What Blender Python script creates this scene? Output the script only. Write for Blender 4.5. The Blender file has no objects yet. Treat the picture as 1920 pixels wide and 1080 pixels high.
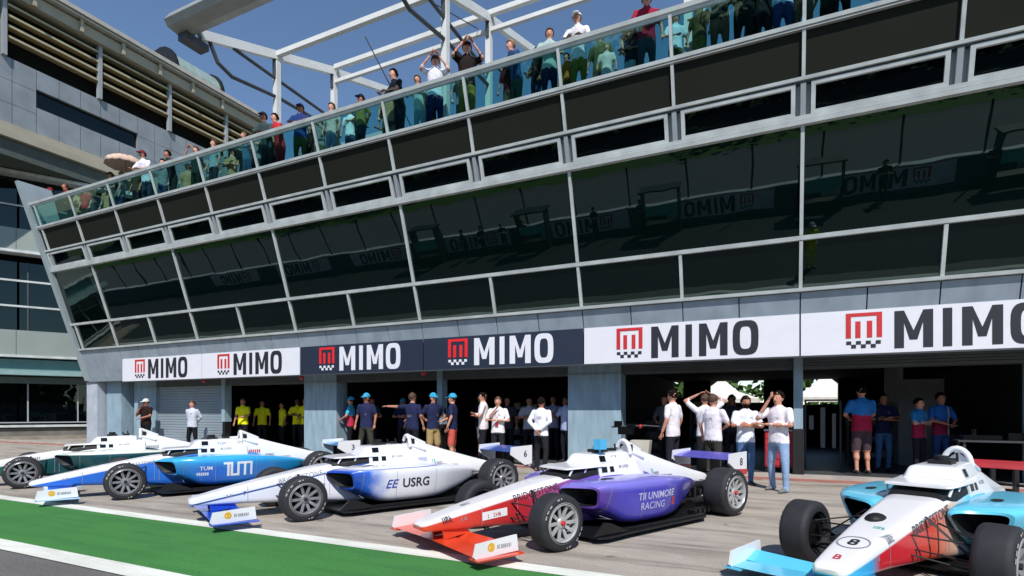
import bpy, bmesh, math, random
import numpy as np
from math import radians as R, sin, cos, pi
from mathutils import Vector, Matrix, kdtree, noise
from mathutils.bvhtree import BVHTree
random.seed(7)
S = bpy.context.scene
# ------------------------------------------------------------------ camera, sky, sun, exposure
cam = bpy.data.cameras.new("camera"); camo = bpy.data.objects.new("camera", cam)
S.collection.objects.link(camo); S.camera = camo
camo.location = (0, 0, 1.5); camo.rotation_euler = (R(90), 0, R(25.28))
cam.lens = 19.3125; cam.sensor_width = 36; cam.shift_y = 0.1198
cam.clip_start = 0.05; cam.clip_end = 2000
SUN = Vector((0.55, -1.0, 1.27)).normalized()      # towards the sun
EL = math.asin(SUN.z)
w = bpy.data.worlds.new("World"); S.world = w; w.use_nodes = True
nt = w.node_tree; sky = nt.nodes.new("ShaderNodeTexSky"); sky.sky_type = 'NISHITA'
sky.sun_disc = False; sky.sun_elevation = EL; sky.sun_rotation = math.atan2(SUN.x, SUN.y)
sky.air_density = 1.0; sky.dust_density = 0.0; sky.ozone_density = 3.6
nt.links.new(sky.outputs[0], nt.nodes["Background"].inputs[0])
nt.nodes["Background"].inputs[1].default_value = 0.125
sl = bpy.data.lights.new("sun", 'SUN'); sl.energy = 4.3; sl.angle = R(0.5); sl.color = (1, 0.955, 0.9)
so = bpy.data.objects.new("sun", sl); S.collection.objects.link(so)
so.rotation_euler = SUN.to_track_quat('Z', 'Y').to_euler(); so.location = (0, -5, 30)
S.view_settings.view_transform = 'Standard'; S.view_settings.look = 'None'
S.view_settings.gamma = 1; S.view_settings.use_curve_mapping = False
S.view_settings.exposure = 0.15
S.cycles.max_bounces = 8; S.cycles.transparent_max_bounces = 16
S.cycles.use_denoising = True
S.cycles.caustics_reflective = False; S.cycles.caustics_refractive = False

# ------------------------------------------------------------------ materials
MATS = {}
def srgb(h):
    h = h.lstrip('#'); v = [int(h[i:i+2], 16)/255 for i in (0, 2, 4)]
    return tuple(x/12.92 if x <= .04045 else ((x+.055)/1.055)**2.4 for x in v)
def newmat(name):
    m = bpy.data.materials.new(name); m.use_nodes = True
    return m, m.node_tree, m.node_tree.nodes["Principled BSDF"]
def mat(name, col='#808080', rough=.5, metal=0, var=.12, scale=3., bump=0, bscale=40., coat=0, spec=.5, emit=0, stretch=None):
    """painted surface with slight procedural variation"""
    if name in MATS: return MATS[name]
    if isinstance(col, str): col = srgb(col)
    m, t, b = newmat(name)
    b.inputs["Roughness"].default_value = rough; b.inputs["Metallic"].default_value = metal
    b.inputs["Coat Weight"].default_value = coat; b.inputs["Coat Roughness"].default_value = .06
    b.inputs["Specular IOR Level"].default_value = spec
    tc = t.nodes.new("ShaderNodeTexCoord"); mp = t.nodes.new("ShaderNodeMapping")
    t.links.new(tc.outputs["Object"], mp.inputs[0])
    if stretch: mp.inputs["Scale"].default_value = stretch
    n = t.nodes.new("ShaderNodeTexNoise"); n.inputs["Scale"].default_value = scale; n.inputs["Detail"].default_value = 6
    t.links.new(mp.outputs[0], n.inputs["Vector"])
    mr = t.nodes.new("ShaderNodeMapRange"); mr.inputs[1].default_value = .3; mr.inputs[2].default_value = .7
    mr.inputs[3].default_value = 1-var; mr.inputs[4].default_value = 1+var
    t.links.new(n.outputs[0], mr.inputs[0])
    mx = t.nodes.new("ShaderNodeVectorMath"); mx.operation = 'SCALE'; mx.inputs[0].default_value = col
    t.links.new(mr.outputs[0], mx.inputs["Scale"]); t.links.new(mx.outputs[0], b.inputs["Base Color"])
    if bump:
        n2 = t.nodes.new("ShaderNodeTexNoise"); n2.inputs["Scale"].default_value = bscale; n2.inputs["Detail"].default_value = 5
        t.links.new(mp.outputs[0], n2.inputs["Vector"])
        bp = t.nodes.new("ShaderNodeBump"); bp.inputs["Strength"].default_value = bump; bp.inputs["Distance"].default_value = .02
        t.links.new(n2.outputs[0], bp.inputs["Height"]); t.links.new(bp.outputs[0], b.inputs["Normal"])
    if emit:
        b.inputs["Emission Color"].default_value = (*col, 1); b.inputs["Emission Strength"].default_value = emit
    MATS[name] = m; return m
def livery(name, top, cols, x0, x1, za, zb, soft=.015, stripe=None, noise_amt=.0):
    """car paint: `top` above the line z=za+zb*x, below it a blend of cols from x0 (rear) to x1 (front)"""
    if name in MATS: return MATS[name]
    m, t, b = newmat(name); L = t.links.new
    b.inputs["Roughness"].default_value = .28; b.inputs["Coat Weight"].default_value = .55; b.inputs["Coat Roughness"].default_value = .08
    tc = t.nodes.new("ShaderNodeTexCoord"); sx = t.nodes.new("ShaderNodeSeparateXYZ"); L(tc.outputs["Object"], sx.inputs[0])
    def mth(op, a, bb, clamp=False):
        n = t.nodes.new("ShaderNodeMath"); n.operation = op; n.use_clamp = clamp
        for i, q in enumerate((a, bb)):
            if isinstance(q, (int, float)): n.inputs[i].default_value = q
            else: L(q, n.inputs[i])
        return n.outputs[0]
    xn = t.nodes.new("ShaderNodeMapRange"); xn.inputs[1].default_value = x0; xn.inputs[2].default_value = x1
    nz = t.nodes.new("ShaderNodeTexNoise"); nz.inputs["Scale"].default_value = 6; L(tc.outputs["Object"], nz.inputs["Vector"])
    xx = mth('ADD', sx.outputs[0], mth('MULTIPLY', mth('SUBTRACT', nz.outputs[0], .5), noise_amt))
    L(xx, xn.inputs[0])
    cr = t.nodes.new("ShaderNodeValToRGB"); L(xn.outputs[0], cr.inputs[0])
    el = cr.color_ramp.elements
    while len(el) < len(cols): el.new(.5)
    for i, (p, c_) in enumerate(cols):
        el[i].position = p; el[i].color = (*srgb(c_), 1)
    line = mth('ADD', mth('MULTIPLY', sx.outputs[0], zb), za)
    d = mth('SUBTRACT', sx.outputs[2], line)
    f = mth('ADD', mth('DIVIDE', d, soft), .5, True)
    mx = t.nodes.new("ShaderNodeMix"); mx.data_type = 'RGBA'; L(f, mx.inputs[0]); L(cr.outputs[0], mx.inputs[6])
    mx.inputs[7].default_value = (*srgb(top), 1)
    out = mx.outputs[2]
    if stripe:
        dz, wd, col = stripe
        a = mth('ABSOLUTE', mth('SUBTRACT', d, dz), 0)
        g = mth('LESS_THAN', a, wd)
        m2 = t.nodes.new("ShaderNodeMix"); m2.data_type = 'RGBA'; L(g, m2.inputs[0]); L(out, m2.inputs[6])
        m2.inputs[7].default_value = (*srgb(col), 1); out = m2.outputs[2]
    L(out, b.inputs["Base Color"]); MATS[name] = m; return m

def ground_mat(name, col, stain, streak=.5, rough=.85, sx_=.25, sy_=7, grain=.18, marks=False, blot=.3):
    m, t, b = newmat(name); L = t.links.new; b.inputs["Roughness"].default_value = rough
    b.inputs["Specular IOR Level"].default_value = .3
    tc = t.nodes.new("ShaderNodeTexCoord")
    def nz(scale, sc, det=7, rg=.6):
        mp = t.nodes.new("ShaderNodeMapping"); mp.inputs["Scale"].default_value = sc
        L(tc.outputs["Object"], mp.inputs[0])
        n = t.nodes.new("ShaderNodeTexNoise"); n.inputs["Scale"].default_value = scale; n.inputs["Detail"].default_value = det
        n.inputs["Roughness"].default_value = rg; L(mp.outputs[0], n.inputs["Vector"]); return n.outputs[0]
    def ramp(x, lo, hi, a, bb):
        r = t.nodes.new("ShaderNodeMapRange"); L(x, r.inputs[0])
        for i, v in enumerate((lo, hi, a, bb)): r.inputs[i+1].default_value = v
        return r.outputs[0]
    def mix(f, a, bb):
        x = t.nodes.new("ShaderNodeMix"); x.data_type = 'RGBA'; L(f, x.inputs[0])
        if isinstance(a, tuple): x.inputs[6].default_value = (*a, 1)
        else: L(a, x.inputs[6])
        x.inputs[7].default_value = (*bb, 1); return x.outputs[2]
    base = mix(ramp(nz(1, (sx_, sy_, 1)), .47, .72, 0, streak), srgb(col), srgb(stain))
    base = mix(ramp(nz(.7, (1, 1.6, 1)), .45, .75, 0, blot), base, tuple(x*.75 for x in srgb(stain)))
    base = mix(ramp(nz(.35, (1, 3, 1)), .5, .75, 0, .35), base, tuple(min(1, x*1.35) for x in srgb(col)))
    if marks:
        base = mix(ramp(nz(1.3, (.3, 6, 1), 5, .65), .58, .74, 0, .7), base, (.08, .075, .07))
        base = mix(ramp(nz(1, (.22, 1.7, 1), 5, .6), .54, .72, 0, .6), base, (.11, .10, .095))
        base = mix(ramp(nz(3, (.5, 3, 1), 5, .7), .58, .7, 0, .5), base, (.55, .52, .46))
        base = mix(ramp(nz(2.4, (1, 1, 1), 2, .4), .70, .74, 0, .6), base, (.10, .09, .085))
    g = t.nodes.new("ShaderNodeVectorMath"); g.operation = 'SCALE'; L(base, g.inputs[0])
    L(ramp(nz(60, (1, 1, 1), 3), .3, .7, 1-grain, 1+grain), g.inputs["Scale"])
    L(g.outputs[0], b.inputs["Base Color"])
    bp = t.nodes.new("ShaderNodeBump"); bp.inputs["Strength"].default_value = .25; bp.inputs["Distance"].default_value = .01
    L(nz(90, (1, 1, 1), 3), bp.inputs["Height"]); L(bp.outputs[0], b.inputs["Normal"])
    MATS[name] = m; return m

WHITE = mat('white_frame', '#bfc4c2', .45, .0, .16, 2.6)
GREYF = mat('grey_frame', '#9a9fa2', .45, .0, .06, 2)
DGREY = mat('dark_grey_metal', '#4a4d50', .5, .3, .1)
STEEL = mat('canopy_steel', '#d6d6d2', .45, 0, .08, 1.5)
BLACK = mat('black_matte', '#101113', .6, 0, .15)
BLKGL = mat('black_gloss', '#0c0d0f', .2, 0, .1)
CARB = mat('carbon_black', '#141517', .35, 0, .2, 20)
PANEL = mat('brown_panel', '#21231c', .75, 0, .05, 1, spec=.12)
FASC = mat('fascia_metal', '#97a3ad', .45, .1, .14, 3, stretch=(1, 1, .5))
PILL = mat('pillar_blue_grey', '#8ba3b0', .6, 0, .17, 5, bump=.2, bscale=18, stretch=(1.5, 1.5, .3))
SHUT = mat('shutter_metal', '#93a2ab', .45, .2, .08, 1)
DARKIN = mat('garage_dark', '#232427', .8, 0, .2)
FLOORG = mat('garage_floor', '#4b4d50', .35, 0, .2, 1.5)
RED = mat('sign_red', '#c22a2a', .5)
REDP = mat('red_plastic', '#a32027', .4)
SIGNW = mat('sign_white', '#dcdce2', .5, 0, .02)
SIGND = mat('sign_navy', '#20283a', .5, 0, .05)
INKD = mat('ink_dark', '#22232b', .5, 0, .03)
TYRE = mat('tyre_rubber', '#26262a', .72, 0, .18, 8, bump=.1, bscale=120)
RIMD = mat('rim_dark_alloy', '#8b8c90', .35, .25, .1, 10)
RIML = mat('rim_bright_alloy', '#b9baba', .3, .3, .1, 10)
HUB = mat('hub_metal', '#3b3b3d', .4, .6)
SIDEW = mat('tyre_lettering', '#a9aaa9', .7)
CARW = mat('car_white', '#e4e4e6', .28, 0, .03, 3, coat=.5)
GREYT = mat('grey_ink', '#8b8d94', .5); YEL = mat('logo_yellow', '#e9b52a', .5); TEALI = mat('teal_ink', '#4fae9b', .5)
def glass_dark(name, tint, ior=1.6, rough=.01):
    m, t, b = newmat(name)
    b.inputs["Base Color"].default_value = (*tint, 1); b.inputs["Roughness"].default_value = rough; b.inputs["IOR"].default_value = ior
    b.inputs["Specular Tint"].default_value = (.78, 1, .94, 1); b.inputs["Specular IOR Level"].default_value = .5
    tc = t.nodes.new("ShaderNodeTexCoord"); n2 = t.nodes.new("ShaderNodeTexNoise"); n2.inputs["Scale"].default_value = 1.1; n2.inputs["Detail"].default_value = 1
    t.links.new(tc.outputs["Object"], n2.inputs["Vector"]); bp = t.nodes.new("ShaderNodeBump"); bp.inputs["Strength"].default_value = .25; bp.inputs["Distance"].default_value = .01
    t.links.new(n2.outputs[0], bp.inputs["Height"]); t.links.new(bp.outputs[0], b.inputs["Normal"])
    MATS[name] = m; return m
GLASS = glass_dark('dark_tinted_glass', (.0012, .0045, .004), 1.85)
GLASSN = glass_dark('black_tinted_glass', (.001, .002, .003), 1.5)
def glass_clear(name, tint, mixv=.15):
    m = bpy.data.materials.new(name); m.use_nodes = True; t = m.node_tree; t.nodes.clear()
    o = t.nodes.new("ShaderNodeOutputMaterial"); tr = t.nodes.new("ShaderNodeBsdfTransparent"); tr.inputs[0].default_value = (*tint, 1)
    gl = t.nodes.new("ShaderNodeBsdfGlossy"); gl.inputs["Roughness"].default_value = .02; gl.inputs[0].default_value = (.8, 1, .95, 1)
    lw = t.nodes.new("ShaderNodeLayerWeight"); lw.inputs[0].default_value = .5
    pw = t.nodes.new("ShaderNodeMath"); pw.operation = 'POWER'; t.links.new(lw.outputs["Facing"], pw.inputs[0]); pw.inputs[1].default_value = 5
    fr = t.nodes.new("ShaderNodeMath"); fr.operation = 'MULTIPLY_ADD'; t.links.new(pw.outputs[0], fr.inputs[0]); fr.inputs[1].default_value = .6; fr.inputs[2].default_value = .03
    mx = t.nodes.new("ShaderNodeMixShader"); t.links.new(fr.outputs[0], mx.inputs[0]); t.links.new(tr.outputs[0], mx.inputs[1])
    t.links.new(gl.outputs[0], mx.inputs[2]); t.links.new(mx.outputs[0], o.inputs[0]); MATS[name] = m; return m
RAILG = glass_clear('teal_railing_glass', (.50, .77, .76))

# ------------------------------------------------------------------ object helpers
COL = S.collection
def tagp(o, label=None, cat=None, group=None, kind=None):
    if label: o['label'] = label
    if cat: o['category'] = cat
    if group: o['group'] = group
    if kind: o['kind'] = kind
    return o
def empty(name, loc=(0, 0, 0), rz=0, **k):
    o = bpy.data.objects.new(name, None); COL.objects.link(o); o.location = loc; o.rotation_euler = (0, 0, rz)
    o.empty_display_size = .2; return tagp(o, **k)
class MB:
    """collects shapes, builds ONE mesh object"""
    def __init__(s): s.v = []; s.f = []; s.m = []
    def add(s, vs, fs, mi=0):
        n = len(s.v); s.v += [tuple(x) for x in vs]
        for f in fs: s.f.append(tuple(i+n for i in f)); s.m.append(mi)
        return s
    def hexa(s, p, mi=0):   # p: 4 bottom ccw, 4 top ccw
        return s.add(p, [(0, 3, 2, 1), (4, 5, 6, 7), (0, 1, 5, 4), (1, 2, 6, 5), (2, 3, 7, 6), (3, 0, 4, 7)], mi)
    def box(s, x0, x1, y0, y1, z0, z1, mi=0):
        return s.hexa([(x0, y0, z0), (x1, y0, z0), (x1, y1, z0), (x0, y1, z0), (x0, y0, z1), (x1, y0, z1), (x1, y1, z1), (x0, y1, z1)], mi)
    def prism(s, poly, axis, a, b, mi=0):
        """poly 2D extruded along axis from a to b; for axis x poly=(y,z), y:(x,z), z:(x,y)"""
        n = len(poly)
        def P(q, t): return {'x': (t, q[0], q[1]), 'y': (q[0], t, q[1]), 'z': (q[0], q[1], t)}[axis]
        vs = [P(q, a) for q in poly]+[P(q, b) for q in poly]
        return s.add(vs, [tuple(range(n))[::-1], tuple(range(n, 2*n))]+[(i, (i+1) % n, n+(i+1) % n, n+i) for i in range(n)], mi)
    def tube(s, pts, r, n=8, mi=0, r1=None, caps=True, flat=1.):
        pts = [Vector(p) for p in pts]; k = len(pts); rings = []
        for i, p in enumerate(pts):
            d = (pts[min(i+1, k-1)]-pts[max(i-1, 0)]).normalized()
            up = Vector((0, 0, 1)) if abs(d.z) < .95 else Vector((0, 1, 0))
            a = d.cross(up).normalized(); b = a.cross(d)
            rr = r if r1 is None else r+(r1-r)*i/(k-1)
            rings.append([p+a*rr*cos(2*pi*j/n)+b*rr*flat*sin(2*pi*j/n) for j in range(n)])
        return s.rings(rings, mi, caps)
    def rings(s, rings, mi=0, caps=True, closed=False):
        n = len(rings[0]); vs = [v for r in rings for v in r]; fs = []
        K = len(rings)
        for i in range(K if closed else K-1):
            o1 = i*n; o2 = ((i+1) % K)*n
            for j in range(n): fs.append((o1+j, o1+(j+1) % n, o2+(j+1) % n, o2+j))
        if caps and not closed: fs.append(tuple(range(n))[::-1]); fs.append(tuple(range((K-1)*n, K*n)))
        return s.add(vs, fs, mi)
    def lathe(s, prof, c, axis='y', n=32, mi=0):
        """prof list of (r, t) along axis"""
        rings = []
        for r, t in prof:
            ring = []
            for j in range(n):
                a = 2*pi*j/n
                if axis == 'y': ring.append((c[0]+r*cos(a), c[1]+t, c[2]+r*sin(a)))
                elif axis == 'z': ring.append((c[0]+r*cos(a), c[1]+r*sin(a), c[2]+t))
                else: ring.append((c[0]+t, c[1]+r*cos(a), c[2]+r*sin(a)))
            rings.append(ring)
        return s.rings(rings, mi)
    def ell(s, c, r, n=12, k=8, mi=0, cut=-1.):
        rings = []
        for i in range(k+1):
            ph = -pi/2+pi*i/k
            if sin(ph) < cut: continue
            rr = max(cos(ph), .02)
            rings.append([(c[0]+r[0]*rr*cos(2*pi*j/n), c[1]+r[1]*rr*sin(2*pi*j/n), c[2]+r[2]*sin(ph)) for j in range(n)])
        return s.rings(rings, mi)
    def build(s, name, mats, parent=None, smooth=False, world=False, **k):
        me = bpy.data.meshes.new(name)
        vs = s.v
        if world and parent is not None:
            o = parent; off = Vector((0, 0, 0))
            while o is not None: off += o.location; o = o.parent
            vs = [(a-off.x, b-off.y, c-off.z) for a, b, c in s.v]
        me.from_pydata(vs, [], s.f)
        if not isinstance(mats, (list, tuple)): mats = [mats]
        for m in mats: me.materials.append(m)
        me.polygons.foreach_set('material_index', s.m)
        bm = bmesh.new(); bm.from_mesh(me); bmesh.ops.recalc_face_normals(bm, faces=bm.faces); bm.to_mesh(me); bm.free()
        if smooth:
            me.polygons.foreach_set('use_smooth', [True]*len(me.polygons))
            try: me.set_sharp_from_angle(angle=R(smooth if smooth is not True else 45))
            except Exception: pass
        me.update()
        o = bpy.data.objects.new(name, me); COL.objects.link(o); o.parent = parent
        return tagp(o, **k)
def text_pts(body, size, bold=0.0, shear=0):
    """flat text as (verts2d, faces)"""
    cu = bpy.data.curves.new('txt', 'FONT'); cu.body = body; cu.size = size; cu.align_x = 'CENTER'; cu.align_y = 'CENTER'
    cu.offset = bold*size; cu.shear = shear; cu.resolution_u = 3
    o = bpy.data.objects.new('txt', cu); COL.objects.link(o)
    dg = bpy.context.evaluated_depsgraph_get(); me = bpy.data.meshes.new_from_object(o.evaluated_get(dg))
    vs = [(v.co.x, v.co.y) for v in me.vertices]; fs = [tuple(p.vertices) for p in me.polygons]
    bpy.data.objects.remove(o); bpy.data.curves.remove(cu); bpy.data.meshes.remove(me)
    return vs, fs

# ------------------------------------------------------------------ ground
def sheet(name, x0, x1, y0, y1, z, m, **k):
    mb = MB(); mb.add([(x0, y0, z), (x1, y0, z), (x1, y1, z), (x0, y1, z)], [(0, 1, 2, 3)]); return mb.build(name, m, **k)
sheet('ground', -700, 700, -700, 700, -.012, ground_mat('field_ground', '#5b6a45', '#46543a', .3), kind='structure')
sheet('pit_apron', -90, 60, 4.5, 60, 0, ground_mat('apron_concrete', '#aba297', '#66615b', .68, sx_=.5, sy_=3.4, blot=.4, marks=True, grain=.24), kind='structure')
sheet('pit_lane', -90, 60, -7.6, 4.5, -.004, ground_mat('lane_asphalt', '#6d6b69', '#56534f', .35, grain=.3), kind='structure')
sheet('lane_shade_sheet', -90, 60, -7.6, 2.3, .0, ground_mat('shaded_asphalt', '#303133', '#26272a', .35, grain=.3), kind='structure')  # unseen added sheet: lane shade put into its colour to darken window reflections
sheet('green_lane_paint', -90, 60, 3.2, 4.78, .004, ground_mat('green_paint', '#417f3e', '#34683a', .6, sx_=.6, sy_=5, grain=.2, blot=.35), kind='structure')
sheet('white_line', -90, 60, 4.70, 4.92, .008, ground_mat('line_white', '#e2e4da', '#b9b8a8', .6, grain=.05, sx_=1.5, sy_=9, blot=.4), kind='structure')
sheet('white_line', -90, 60, 3.00, 3.25, .008, MATS['line_white'], kind='structure')
sheet('race_track', -90, 60, -24, -7.6, -.002, ground_mat('track_asphalt', '#5c5d5f', '#4a4a4c', .4), kind='structure')
sheet('white_line', -90, 60, -8.9, -8.7, .004, MATS['line_white'], kind='structure')
sheet('grass_verge', -120, 90, -60, -24, .002, ground_mat('grass_bright', '#3c5f24', '#2c4a1c', .4), kind='structure')
MB().box(-40, 16, 13.42, 13.72, 0, .1).build('garage_kerb', mat('kerb_concrete', '#a9a49b', .8, 0, .15, 3), kind='structure')
MB().box(-40, 16, 13.18, 13.42, 0, .03).build('red_kerb_strip', mat('worn_red_paint', '#a06a60', .8, 0, .3, 5, stretch=(.4, 4, 1)), kind='structure')

# ------------------------------------------------------------------ pit building
X0 = .535; HB = 2.325
def Xn(n): return X0+HB*n
def Yf(z): return 12.65-.31*(z-3.94)
NL, NR = -11.15, 5
PB = empty('pit_building', (-12, 13.6, 0), label='long pit building with outward leaning dark glass front above the open garages', cat='building')
def fb(mb, x0, x1, z0, z1, o0, o1, mi=0):
    """box that follows the lean of the front: o0/o1 = distance proud (towards the lane) back / front"""
    return mb.hexa([(x0, Yf(z0)-o1, z0), (x1, Yf(z0)-o1, z0), (x1, Yf(z0)-o0, z0), (x0, Yf(z0)-o0, z0),
                    (x0, Yf(z1)-o1, z1), (x1, Yf(z1)-o1, z1), (x1, Yf(z1)-o0, z1), (x0, Yf(z1)-o0, z1)], mi)
XL, XR = Xn(NL), Xn(NR)
# body mass above garages
mb = MB()
mb.prism([(Yf(2.8)+.1, 2.8), (26, 2.8), (26, 8.38), (Yf(8.38)+.1, 8.38)], 'x', XL+.1, XR-.1)
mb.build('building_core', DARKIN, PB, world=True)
mb = MB(); mb.box(XL, XR, 11.2, 26.2, 8.39, 8.45); mb.build('roof_deck', mat('deck_concrete', '#8d8f8e', .8), PB, world=True)
# left fin
mb = MB(); z0, z1 = 2.72, 10.05
mb.hexa([(XL-.12, Yf(z0)-.12, z0), (XL+.1, Yf(z0)-.12, z0), (XL+.1, Yf(z0)+.5, z0), (XL-.12, Yf(z0)+.5, z0),
         (XL-.12, Yf(z1)-.16, z1), (XL+.1, Yf(z1)-.16, z1), (XL+.1, Yf(z1)+.9, z1), (XL-.12, Yf(z1)+.9, z1)])
mb.build('end_fin', mat('fin_metal', '#a9b5b8', .4, .2, .06), PB, world=True)
mb = MB(); mb.prism([(Yf(2.8)+.45, 2.8), (26, 2.8), (26, 8.3), (Yf(8.3)+.5, 8.3)], 'x', XL-.05, XL+.08); mb.build('end_wall', FASC, PB, world=True)
# soffit behind signs
mb = MB(); mb.box(XL, XR, 12.95, 13.9, 2.68, 2.79); mb.build('soffit', mat('soffit_grey', '#7c858b', .5), PB, world=True)
# fascia panels (quarter bays)
x = XL; k = 0
edges = [XL+.1]+[Xn(n/2) for n in range(-22, 11)]
for a, b_ in zip(edges, edges[1:]):
    mb = MB(); fb(mb, a+.012, b_-.012, 2.74, 3.91, -.12, .0); mb.build('fascia_panel', FASC, PB, world=True)
mb = MB(); fb(mb, XL, XR, 2.74, 3.93, -.2, -.125); mb.build('fascia_backing', BLACK, PB, world=True)
def rail(name, z0, z1, o1, m, o0=-.1, a=XL, b=XR):
    mb = MB(); fb(mb, a, b, z0, z1, o0, o1); return mb.build(name, m, PB, world=True)
rail('sill', 3.925, 3.99, .07, WHITE)
rail('transom', 4.885, 4.965, .055, WHITE)
rail('ledge', 6.875, 6.945, .10, WHITE); rail('ledge', 6.96, 7.03, .075, WHITE); rail('ledge_groove', 6.945, 6.96, .03, DGREY)
rail('band', 7.60, 7.655, .075, WHITE); rail('band_groove', 7.565, 7.60, .03, DGREY); 
rail('band', 8.435, 8.50, .075, WHITE)
for n in range(-11, NR+1):
    x = Xn(n); even = n % 2 == 0
    # upper mullion
    mb = MB(); fb(mb, x-.03, x+.03, 7.655, 8.435, -.05, .055); fb(mb, x-.03, x+.03, 8.50, 9.2, -.03, .05); mb.build('mullion', WHITE, PB, world=True)
    mb = MB(); fb(mb, x-.045, x+.045, 7.03, 7.565, -.05, .05); mb.build('mullion', GREYF, PB, world=True)
    mb = MB(); fb(mb, x-.032, x+.032, 3.99, 4.875, -.05, .045)
    if even: fb(mb, x-.032, x+.032, 4.975, 6.875, -.05, .045)
    mb.build('mullion', WHITE, PB, world=True)
lims = [XL]+[Xn(n) for n in range(-11, NR+1)]
if lims[1]-lims[0] < .6: lims.pop(1)
def win(x0, x1, z0, z1, gl, fr=None, fo=.05, ft=.06):
    mb = MB()
    if fr is None:
        fb(mb, x0+.04, x1-.04, z0, z1, -.04, -.01); return mb.build('window', gl, PB, world=True)
    fb(mb, x0, x1, z1-ft, z1, -.02, fo); fb(mb, x0, x1, z0, z0+ft, -.02, fo)
    fb(mb, x0, x0+ft*1.2, z0+ft, z1-ft, -.02, fo); fb(mb, x1-ft*1.2, x1, z0+ft, z1-ft, -.02, fo)
    o = mb.build('window', fr, PB, world=True)
    p = MB(); fb(p, x0+ft*1.2, x1-ft*1.2, z0+ft, z1-ft, -.03, 0); p.build('pane', gl, o, world=True)
    return o
for a, b_ in zip(lims, lims[1:]):
    win(a, b_, 3.99, 4.875, GLASS)
    win(a+.13, b_-.13, 7.04, 7.56, GLASSN, WHITE)
    mb = MB(); fb(mb, a+.04, b_-.04, 7.655, 8.435, -.04, 0); mb.build('brown_panel', PANEL, PB, world=True)
    mb = MB(); fb(mb, a+.035, b_-.035, 8.50, 9.2, -.012, .012); mb.build('railing_glass', RAILG, PB, world=True)
mb = MB(); fb(mb, XL, XR, 7.03, 7.6, -.09, -.05); mb.build('backing', GREYF, PB, world=True)
big = [XL]+[Xn(n) for n in range(-10, NR+1, 2)]+([XR] if (NR % 2) else [])
for a, b_ in zip(big, big[1:]): win(a, b_, 4.975, 6.875, GLASS)
mb = MB(); fb(mb, XL, XR, 9.24, 9.315, -.05, .06); fb(mb, XL, XR, 9.18, 9.24, -.02, .03); mb.build('handrail', WHITE, PB, world=True)
# garage front: pillars, posts, lintel, shutters
GY = 13.63
for n, wd in ((-10, .7), (-6, .7), (-2, .7), (2, .7)):
    mb = MB(); x = Xn(n); mb.box(x-wd, x+wd, GY, GY+.5, .0, 2.8); mb.box(x-wd-.03, x+wd+.03, GY-.02, GY+.02, 2.42, 2.44)
    mb.build('pillar', PILL, PB, world=True)
mb = MB(); mb.box(-25.6, -24.85, GY-.6, GY+.2, 0, 2.68); mb.build('pillar', mat('pillar_pale', '#aab1bb', .6), PB, world=True)
mb = MB(); mb.box(-24.75, -23.75, GY-.3, GY+.3, 0, 2.68); mb.build('pillar', PILL, PB, world=True)
for n in (-8, -4, 0, 4):
    x = Xn(n); mb = MB(); mb.box(x-.09, x+.09, GY-.03, GY+.25, 1.1, 2.7); p = mb.build('door_post', PILL, PB, world=True)
    mb = MB(); g_ = .11 if n == 0 else .07; mb.box(x-g_, x+g_, GY-(.06 if n == 0 else 0), GY+.25, .03, 1.1); mb.build('post_pad', BLACK, PB, world=True)
for n in (-10, -8, -6, -4, -2, 0, 2):
    a, b_ = Xn(n), Xn(n+2)
    a += .7 if n % 4 == 2 else .09; b_ -= .7 if (n+2) % 4 == 2 else .09
    mb = MB(); mb.box(a, b_, GY+.05, GY+.5, 2.42, 2.68)
    for q in range(4): mb.box(a, b_, GY+.03, GY+.05, 2.44+q*.06, 2.48+q*.06)
    mb.build('shutter_box', mat('shutter_box_grey', '#5a5e61', .5, .2), PB, world=True)
# closed shutter in bay -10..-8
mb = MB(); a, b_ = Xn(-10)+.7, Xn(-8)-.09
prof = []
for q in range(24):
    z = .05+q*.1; prof += [(GY+.12, z), (GY+.1, z+.02), (GY+.1, z+.08), (GY+.12, z+.1)]
for p, q in zip(prof, prof[1:]):
    mb.add([(a, p[0], p[1]), (b_, p[0], p[1]), (b_, q[0], q[1]), (a, q[0], q[1])], [(0, 1, 2, 3)])
mb.build('roller_shutter', SHUT, PB, world=True)
# dark doorway slot left
# garage interior
mb = MB(); mb.box(XL+.3, XR, GY+.06, 26, .02, .08); mb.build('garage_floor', FLOORG, PB, world=True)
for xw in (Xn(-10), Xn(-6), Xn(-2), Xn(2)):
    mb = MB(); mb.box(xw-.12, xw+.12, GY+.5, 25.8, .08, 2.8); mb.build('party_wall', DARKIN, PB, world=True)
# back wall with openings
ops = [(-4.45, -3.6, 2.1, 2.85), (-2.45, -.3, 1.85, 2.85), (.9, 2.45, 1.75, 2.75)]
mb = MB(); cur = XL+.3
for a, b_, z0, z1 in ops:
    mb.box(cur, a, 25.8, 26, 0, 2.8)
    if z0 > .15: mb.box(a, b_, 25.8, 26, 0, z0)
    cur = b_
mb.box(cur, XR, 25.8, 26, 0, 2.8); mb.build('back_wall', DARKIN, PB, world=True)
mb = MB(); mb.box(2.95, 3.05, 17, 19, 0.1, 2.75); mb.box(3.05, 3.9, 17, 17.1, .1, 2.3); mb.build('interior_partition', mat('partition_white', '#8f9292', .6), PB, world=True)
for xw, yw in ((1.75, 15.2), (-2.6, 15), (-9.5, 15), (3.9, 15.4)):
    mb = MB(); mb.box(xw-.6, xw+.6, yw-.05, yw+.05, 2.62, 2.66); mb.build('ceiling_lamp', mat('lamp_cover', '#d8dad8', .4), PB, world=True)
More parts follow.
